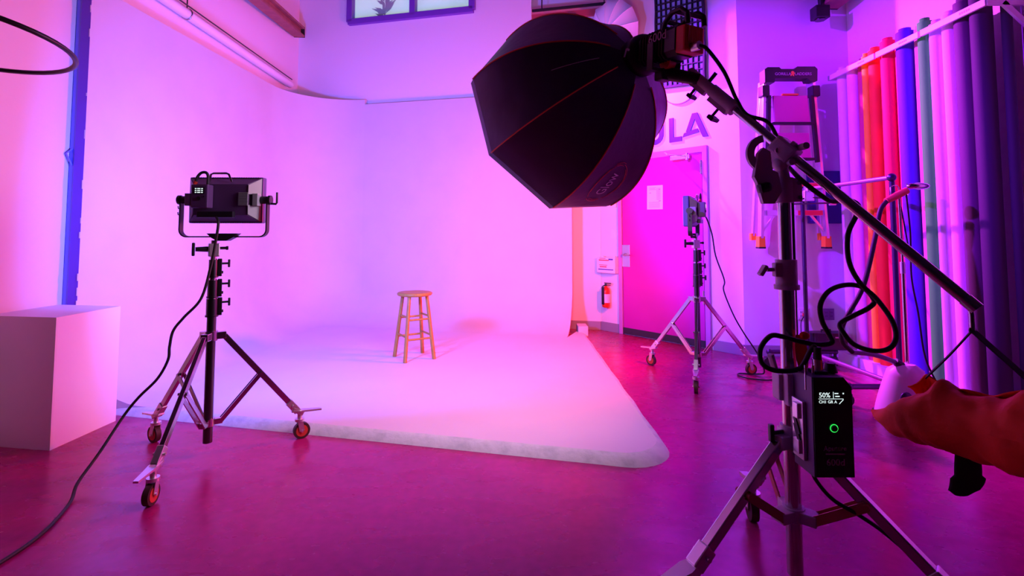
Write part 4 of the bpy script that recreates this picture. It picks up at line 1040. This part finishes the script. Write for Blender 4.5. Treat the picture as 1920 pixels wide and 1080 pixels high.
# yoke down to the boom tip
ky = A + wv * .165 - uv * .085
mb = MB()
for s_ in (-1, 1): mb.bar(A + wv * .165 + sv * (.076 * s_) + uv * .01, ky + sv * (.076 * s_) - uv * .015, .035, .008, up=sv, bev=.002)
mb.bar(ky - sv * .08 - uv * .015, ky + sv * .08 - uv * .015, .035, .01, up=uv, bev=.002)
mb.build('yoke', 'black_plastic', t, L)
mb = MB(); kc = Vector((.672, 2.115, 1.962)); mb.cyl(kc, kc + XS * .04, .026, .030, n=14); mb.build('tilt_knob', 'lamp_orange', t, L)
mb = MB(); mb.cyl(ky - uv * .02, T - bd * .03, .030, .024, n=16); mb.box((0, 0, 0), (.06, .05, .05), frame(ky - uv * .03, sv, uv, wv), bev=.008); mb.build('tilt_bracket', 'black_plastic', t, L)
cb = spline([A + wv * .36 - uv * .04 + sv * .01, (.760, 1.955, 1.965), (.822, 1.95, 1.873), (.865, 1.95, 1.769), (.90, 1.94, 1.704), J + bd * .13 + bu * .035 + bs * .02, J + bd * .06 + bu * .005 + bs * .05, J - bd * .03 - bu * .045 + bs * .06], 8)
tc_ = thing('lamp_cable', J, 'black power cable running along the boom from lamp head to control box', 'cable'); 
loop = [J - bd * .03 - bu * .045 + bs * .06, (1.016, 1.78, 1.43), (1.071, 1.76, 1.376), (1.118, 1.78, 1.361), (1.184, 1.80, 1.367), (1.219, 1.80, 1.348), (1.21, 1.80, 1.311), (1.179, 1.80, 1.245), (1.179, 1.80, 1.152), (1.214, 1.80, 1.078), (1.264, 1.79, 1.022), (1.307, 1.78, .949), (1.31, 1.77, .894), (1.285, 1.77, .858), (1.238, 1.78, .848), (1.18, 1.79, .867), (1.148, 1.80, .909), (1.154, 1.82, .934), (1.205, 1.83, .958), (1.262, 1.83, .986), (1.282, 1.83, 1.013), (1.237, 1.82, 1.059), (1.172, 1.81, 1.069), (1.107, 1.80, 1.05), (1.068, 1.79, 1.004), (1.066, 1.78, .949), (1.083, 1.77, .903), (1.084, 1.76, .88), (1.042, 1.77, .871), (.988, 1.78, .88), (.933, 1.79, .894), (.897, 1.80, .894), (.862, 1.80, .853), (.858, 1.79, .808), (.884, 1.78, .786), (.93, 1.775, .781), (.976, 1.77, .79), (.995, 1.765, .817), (1.005, 1.755, .85), (1.015, 1.745, .87), (1.022, 1.74, .85)]
MB().tube(cb, .0075, 8).build('upper_run', 'black_rubber', tc_, J)
MB().tube(spline(loop, 6), .0085, 8).build('looped_run', 'black_rubber', tc_, J)
MB().tube([(1.022, 1.74, .87), (1.022, 1.74, .83)], .013, 10).build('strain_relief', 'black_rubber', tc_, J)
MB().tube([(1.022, 1.74, .83), (1.022, 1.74, .785)], .016, 12).build('plug', 'chrome', tc_, J)

# ================================================================== CONTROL BOX ON THE COLUMN
t = thing('lamp_ballast', (1.03, 1.74, .47), 'black lamp control box with lit display hanging on the boom stand column', 'control box'); L = Vector(t.location)
cx0, cx1, cy0, cy1, cz0, cz1 = .968, 1.096, 1.685, 1.80, .470, .785
fp = [(cx0, cz0), (cx1, cz0), (cx1, cz1 - .03), (cx1 - .025, cz1), (cx0, cz1)]
mb = MB(); mb.prism(fp, cy1 - cy0, Matrix(((1, 0, 0, 0), (0, 0, 1, cy0), (0, 1, 0, 0), (0, 0, 0, 1)))); mb.build('case', 'body_purple', t, L)
mb = MB(); mb.prism([(cx0 + .002, cz0 + .002), (cx1 - .002, cz0 + .002), (cx1 - .002, cz1 - .031), (cx1 - .026, cz1 - .002), (cx0 + .002, cz1 - .002)], .004, Matrix(((1, 0, 0, 0), (0, 0, 1, cy0 - .004), (0, 1, 0, 0), (0, 0, 0, 1)))); fpn = mb.build('front_panel', 'screen', t, L)
FM = lambda x, z: frame((x, cy0 - .0045, z), Vector((1, 0, 0)), Vector((0, 0, 1)), Vector((0, -1, 0)))
xm = (cx0 + cx1) / 2 - .004
def ptext(txt, size, x, z, m_, nm='lettering', al='CENTER'):
    v_, f_ = text_geo(txt, size, .0003, al); MB().add(v_, f_, M=FM(x, z)).build(nm, m_, fpn, L)
ptext('50%', .022, xm - .022, cz1 - .056, 'screen_text', 'display_text'); ptext('CH1 GR A', .013, xm - .012, cz1 - .077, 'screen_text', 'display_text')
mb = MB(); mb.box((xm - .002, cy0 - .005, cz1 - .067), (.080, .0008, .0012)); mb.bar((xm + .024, cy0 - .005, cz1 - .083), (xm + .038, cy0 - .005, cz1 - .069), .0015, .001, up=(0, 1, 0)); mb.box((xm + .006, cy0 - .005, cz1 - .055), (.0012, .0008, .02)); mb.box((xm + .016, cy0 - .005, cz1 - .05), (.012, .0008, .003)); mb.box((xm + .019, cy0 - .005, cz1 - .059), (.014, .0008, .003)); mb.box((xm + .038, cy0 - .005, cz1 - .05), (.004, .0008, .004)); mb.build('display_lines', 'screen_text', fpn, L)
mb = MB(); mb.tube([(xm + .004 + .012 * math.cos(a * PI / 8), cy0 - .006, .626 + .012 * math.sin(a * PI / 8)) for a in range(16)], .0012, 6, closed=True); mb.tube([(xm + .006 + .004 * math.cos(a * PI / 6), cy0 - .007, .626 + .004 * math.sin(a * PI / 6)) for a in range(12)], .0014, 6, closed=True); mb.build('lit_dial_ring', 'led_green', fpn, L)
MB().cyl((xm + .004, cy0 - .003, .626), (xm + .004, cy0 - .010, .626), .0095).build('dial', 'black_plastic', fpn, L)
ptext('Aputure', .022, xm + .006, .562, 'print_dim'); MB().box((xm + .006, cy0 - .0048, .545), (.062, .0006, .004)).build('printed_line', 'print_dim', fpn, L); ptext('600d', .030, xm + .006, .518, 'print_dim')
# mounting plate and quick clamp on the left side
mb = MB(); mb.box((cx0 - .006, (cy0 + cy1) / 2 + .012, .60), (.012, .065, .19), bev=.003); mb.box((cx0 - .016, (cy0 + cy1) / 2 + .008, .66), (.012, .03, .05), bev=.003); mb.box((cx0 - .016, (cy0 + cy1) / 2 + .008, .545), (.012, .035, .045), bev=.003); mb.build('mounting_plate', 'silver_cast', t, L)
for z in (.605, .585): MB().bar((cx0 - .015, cy0 + .055, z - .02), (cx0 - .018, cy0 + .075, z + .03), .006, .012).build('release_tab', 'black_plastic', t, L)
mb = MB(); mb.box((BX - .01, BY - .04, .71), (.055, .035, .11), bev=.008); mb.box((BX - .04, BY, .71), (.022, .05, .09), bev=.006); mb.bar((BX - .065, BY - .03, .77), (BX - .085, BY - .04, .83), .02, .014, bev=.004); mb.build('column_clamp', 'cast_grey', t, L)
for x in (cx0 + .012, cx0 + .036): MB().cyl((x - .01, cy0 + .035, cz1 - .05), (x - .01, cy0 + .035, cz1 + .03), .0045, n=8).build('pin', 'chrome', t, L)
MB().cyl((1.070, 1.75, cz1), (1.070, 1.75, cz1 + .03), .022, .016).build('knob', 'black_plastic', t, L)
MB().box((1.022, 1.74, cz1 + .004), (.045, .045, .012), bev=.003).build('socket', 'black_plastic', t, L)
t = thing('mains_cable', (1.0, 1.72, .47), 'black mains cable hanging from the control box down along the right leg', 'cable'); L = Vector(t.location)
MB().tube(spline([(.99, 1.74, .475), (.992, 1.72, .446), (1.042, 1.715, .387), (1.127, 1.71, .337), (1.211, 1.70, .278), (1.29, 1.62, .20), (1.37, 1.52, .11), (1.47, 1.40, .02), (1.58, 1.30, .009), (1.8, 1.2, .009)], 8), .0065, 8).build('cord', 'black_rubber', t, L)
t = thing('orange_tape_strip', (1.0, 1.81, .80), 'strip of bright orange tape hanging on the boom stand column', 'tape'); L = Vector(t.location)
P = []
for j in range(11):
    k = j / 10; P.append([Vector((1.006 + .012 * k + w_ * (.012 + .010 * math.sin(PI * k)), 1.815, .895 - .13 * k + .0)) for w_ in (-1, 1)])
mb = MB(); mb.grid(P); mb.grid([[p + Vector((0, .002, 0)) for p in r_] for r_ in P]); mb.build('strip', 'tape_orange', t, L)
mb = MB(); mb.sphere((1.022, 1.812, .893), .018, sc=(1, .7, .8)); mb.build('knot', 'tape_orange', t, L)

# ================================================================== SOFTBOX
Ls, Rs, phi = .589, .527, 2.809
e1 = ax.cross(Vector((0, 0, 1))).normalized(); e2 = e1.cross(ax)
def profr(t_):                              # rib radius along the axis, bowed
    return .082 + (Rs - .082) * (math.sin(min(t_, 1) ** .62 * PI / 2) ** 1.02)
def ribp(k, t_):
    a = phi + k * PI / 4; return A + ax * (.012 + (Ls - .012) * t_) + (e1 * math.cos(a) + e2 * math.sin(a)) * profr(t_)
def skin(k, t_, w_, off=0.0):
    p = ribp(k, t_) * (1 - w_) + ribp(k + 1, t_) * w_
    c = A + ax * (Ls * t_)
    o = (p - c).normalized()
    return p - o * (.012 * math.sin(PI * w_) * math.sin(PI * t_)) + o * off
t = thing('octagonal_softbox', A, 'large black octagonal softbox with red piping hanging over the set', 'softbox'); L = Vector(t.location)
for k in range(8):
    P = [[skin(k, j / 20, i / 8) for i in range(9)] for j in range(21)]
    pn_ = MB().grid(P).build('fabric_panel', 'fabric_black', t, L)
    MB().tube([ribp(k, .02 + .98 * j / 24) + (ribp(k, .02 + .98 * j / 24) - (A + ax * Ls * .02)).normalized() * .003 for j in range(25)], .0034, 6).build('piping', 'piping_red', t, L)
    # rim band folding over the edge
    P = [[skin(k, 1, i / 8) + ax * (.035 * j / 3) - (skin(k, 1, i / 8) - (A + ax * Ls)).normalized() * (.006 * j / 3) for i in range(9)] for j in range(4)]
    MB().grid(P).build('rim_band', 'fabric_black', t, L)
    if k == 2: logo = pn_
    if k == 0: MB().tube([skin(0, .07 + .25 * j / 12, .50 - .03 * j / 12, .004) for j in range(13)], .0016, 6).build('zipper_shine', 'print_white', pn_, L)  # white line stands for the shine along the zipper
mb = MB(); mb.add([A + ax * (Ls - .01) + (e1 * math.cos(phi + k * PI / 4) + e2 * math.sin(phi + k * PI / 4)) * (Rs - .012) for k in range(8)], [list(range(8))]); mb.build('front_diffuser', 'diffuser', t, L)
mb = MB(); mb.lathe([(.070, .0), (.088, .0), (.088, .02), (.070, .02), (.070, .0)], 24, frame(A, e1, e2, ax)); mb.build('speed_ring', 'black_plastic', t, L)
# logo: lettering and arcs laid on the panel between ribs 2 and 3
def onskin(u, v, off=.0025): return skin(2, 1 - u, v, off)
v_, f_ = text_geo('Glow', 1.0, .004)
sc_, u0, v0 = .115, .335, .50
PW = lambda u: (ribp(2, 1 - u) - ribp(3, 1 - u)).length
def tm(p, off): 
    u = u0 + p.x * sc_; return onskin(u, v0 - p.y * .085 / PW(u), off)
MB().add([tm(p, .003 + p.z * .1) for p in v_], f_).build('logo_lettering', 'print_white', logo, L)
for rr_, a0_, a1_ in ((1.0, .25, 2.6), (.93, .6, 2.3), (1.0, 2.75, 3.65), (1.07, 2.9, 3.8), (.93, 2.85, 3.6), (1.0, 3.9, 5.6), (.95, 4.3, 5.9), (1.06, 5.9, 6.6), (1.0, 5.8, 6.4), (.94, 6.0, 6.5)):
    pts = []
    for i in range(25):
        a = a0_ + (a1_ - a0_) * i / 24; u = u0 + .215 * rr_ * math.cos(a); pts.append(onskin(u, v0 + .085 * rr_ * math.sin(a) / PW(u) * 1.05, .003))
    MB().tube(pts, .0011, 5).build('logo_arc', 'piping_red', logo, L)
ld = bpy.data.lights.new('softbox_lamp', 'AREA'); ld.shape = 'DISK'; ld.size = .92; ld.energy = SOFTBOX['energy']; ld.color = SOFTBOX['color']
lo = bpy.data.objects.new('softbox_lamp', ld); scene.collection.objects.link(lo); lo.parent = t
lo.location = ax * (Ls + .002); lo.rotation_euler = ax.to_track_quat('-Z', 'Y').to_euler()

# ================================================================== SANDBAG ON THE BOOM END
HK = E_ + bd * .012 + Vector((0, 0, -.075))
t = thing('orange_sandbag', HK, 'orange sandbag hanging by black straps from the end of the boom', 'sandbag'); L = Vector(t.location)
a0 = Vector((1.272, 1.785, .665)); a1 = Vector((1.43, 1.20, .735)); axb = (a1 - a0).normalized(); sb = axb.cross(Vector((0, 0, 1))).normalized(); ub = sb.cross(axb)
rng = random.Random(4); ph = [rng.uniform(0, 6.28) for _ in range(12)]
P = []; NU, NV = 56, 40
for j in range(NU + 1):
    q = j / NU; c = a0.lerp(a1, q)
    e = (1 - abs(2 * q - 1) ** 5) ** .5 if 0 < q < 1 else 0.02
    h = .098 * (.35 + .65 * e) * (.80 + .35 * q); w = .085 * max(e, .04)
    row = []
    for i in range(NV + 1):
        th_ = 2 * PI * i / NV; cs, sn = math.cos(th_), math.sin(th_)
        x = w * (abs(cs) ** .8) * (1 if cs > 0 else -1); z = h * (abs(sn) ** .85) * (1 if sn > 0 else -1)
        if sn > .3:                           # gathered top: humps at the strap ends
            z += (.035 * math.exp(-((q - .26) / .07) ** 2) + .03 * math.exp(-((q - .72) / .08) ** 2) - .012) * (sn - .3) / .7
            x *= 1 - .45 * (sn - .3)
        wr = (.55 * mnoise.noise(Vector((q * 7, math.cos(th_) * 1.2, math.sin(th_) * 1.2 + 3))) + .45 * mnoise.noise(Vector((q * 16 + sn * 2.5, cs * 1.5 + 9, sn * 1.2)))) * .020
        k_ = 1 + wr / .09
        c = a0.lerp(a1, q) + axb * ((sn * .075 + .02) * (1 - q) ** 2)
        row.append(c + sb * (x * k_) + ub * (z * k_))
    P.append(row)
mb = MB(); mb.grid(P); bag = mb.build('bag', 'sandbag_orange', t, L)
P = []
for j in range(41):
    q = .14 + .76 * j / 40; c = a0.lerp(a1, q); h = .098 * (.80 + .35 * q) + (.035 * math.exp(-((q - .26) / .07) ** 2) + .03 * math.exp(-((q - .72) / .08) ** 2) - .012)
    row = []
    for i in range(6):
        k = i / 5; row.append(c - sb * (.012 + .05 * k + .008 * math.sin(q * 40)) + ub * (h + .008 - .055 * k * k - .012 * k + .006 * math.sin(q * 33 + k * 2)))
    P.append(row)
mb = MB(); mb.grid(P); fl_ = mb.build('flap', 'sandbag_orange', t, L)
sm = fl_.modifiers.new('thickness', 'SOLIDIFY'); sm.thickness = .004
def strap(pts, w, nm, side):
    pts = spline(pts, 5); mb = MB(); rows = []
    for i, p in enumerate(pts):
        a = pts[max(i - 1, 0)]; b_ = pts[min(i + 1, len(pts) - 1)]; tg = (b_ - a).normalized(); s2 = (Vector(side) - tg * Vector(side).dot(tg)).normalized(); n2 = tg.cross(s2) * .0018
        s3 = s2 * w / 2; rows.append([p - s3 - n2, p + s3 - n2, p + s3 + n2, p - s3 + n2, p - s3 - n2])
    mb.grid(rows, smooth=False); mb.build(nm, 'strap_black', t, L)
top1 = a0.lerp(a1, .26) + ub * .115; top2 = a0.lerp(a1, .74) + ub * .13
strap([HK, HK.lerp(top1, .5) + Vector((0, 0, -.004)), top1], .024, 'strap', (.75, .6, .3))
strap([HK, HK.lerp(top2, .5) + Vector((0, 0, -.004)), top2, top2 + axb * .10 - ub * .03], .026, 'strap', (.75, .6, .3))
MB().tube([HK + Vector((.008 * math.cos(a * PI / 6), 0, .008 * math.sin(a * PI / 6))) for a in range(12)], .003, 6, closed=True).build('ring', 'steel_dark', t, L)
# black grab handle below
hb = a0.lerp(a1, .40) - ub * .07
P = []
hp = spline([hb, hb + Vector((.0, 0, -.05)), hb + Vector((-.004, 0, -.10)), hb + Vector((-.022, 0, -.135))], 5)
for i, p in enumerate(hp):
    k = i / (len(hp) - 1); wd = .028 + .006 * math.sin(PI * k) + (.010 if .55 < k < .9 else 0); th_ = .014
    if i == len(hp) - 1: wd *= .7
    tgx = Vector((1, -.35, .25 * k)).normalized(); tgy = Vector((.33, .94, 0))
    P.append([p + tgx * (wd * math.cos(2 * PI * m / 12)) + tgy * (th_ * math.sin(2 * PI * m / 12)) for m in range(13)])
mb = MB(); mb.grid(P); mb.add(P[-1][:12], [list(range(12))]); mb.build('grab_handle', 'strap_black', t, L)

# ================================================================== CABLES OF THE PANELS
t = thing('power_cable', (-1.62, 2.86, 1.2), 'black power cable from the left LED panel hanging down and across the floor', 'cable'); L = Vector(t.location)
MB().tube(spline([(-1.66, 2.87, 1.345), (-1.628, 2.84, 1.307), (-1.644, 2.85, 1.213), (-1.674, 2.86, 1.065), (-1.721, 2.86, .89), (-1.806, 2.85, .788), (-1.862, 2.85, .715), (-1.879, 2.85, .629), (-1.885, 2.85, .557), (-1.939, 2.85, .456), (-2.037, 2.85, .356), (-2.106, 2.84, .262), (-2.12, 2.70, .125), (-2.10, 2.55, .045), (-2.034, 2.428, .01), (-1.946, 2.198, .009), (-1.931, 2.005, .009), (-1.95, 1.8, .009), (-2.0, 1.5, .009)], 8), .0075, 8).build('cord', 'black_rubber', t, L)
t = thing('power_cable', (1.7, 4.5, 1.2), 'thin black cable sagging from the right LED panel to its caster', 'cable'); L = Vector(t.location)
MB().tube(spline([(1.70, 4.53, 1.40), (1.711, 4.5, 1.378), (1.755, 4.5, 1.238), (1.783, 4.5, 1.051), (1.853, 4.5, .843), (1.846, 4.5, .75), (1.925, 4.5, .543), (2.013, 4.5, .383), (2.13, 4.5, .20), (2.19, 4.52, .05), (2.16, 4.6, .009), (2.02, 4.62, .009), (1.98, 4.54, .009), (2.05, 4.45, .009), (2.20, 4.42, .009), (2.4, 4.6, .009)], 8), .006, 8).build('cord', 'black_rubber', t, L)
t = thing('outlet_cord', (2.965, 5.25, .42), 'short black cord plugged into the white wall outlet', 'cable'); L = Vector(t.location)
MB().box((2.965, 5.25, .425), (.03, .025, .03), bev=.004).build('plug', 'wheel_red', t, L)
MB().tube(spline([(2.965, 5.24, .42), (2.93, 5.22, .39), (2.90, 5.20, .34), (2.90, 5.19, .15), (2.93, 5.18, .01), (3.05, 5.16, .009)], 6), .005, 6).build('cord', 'black_rubber', t, L)
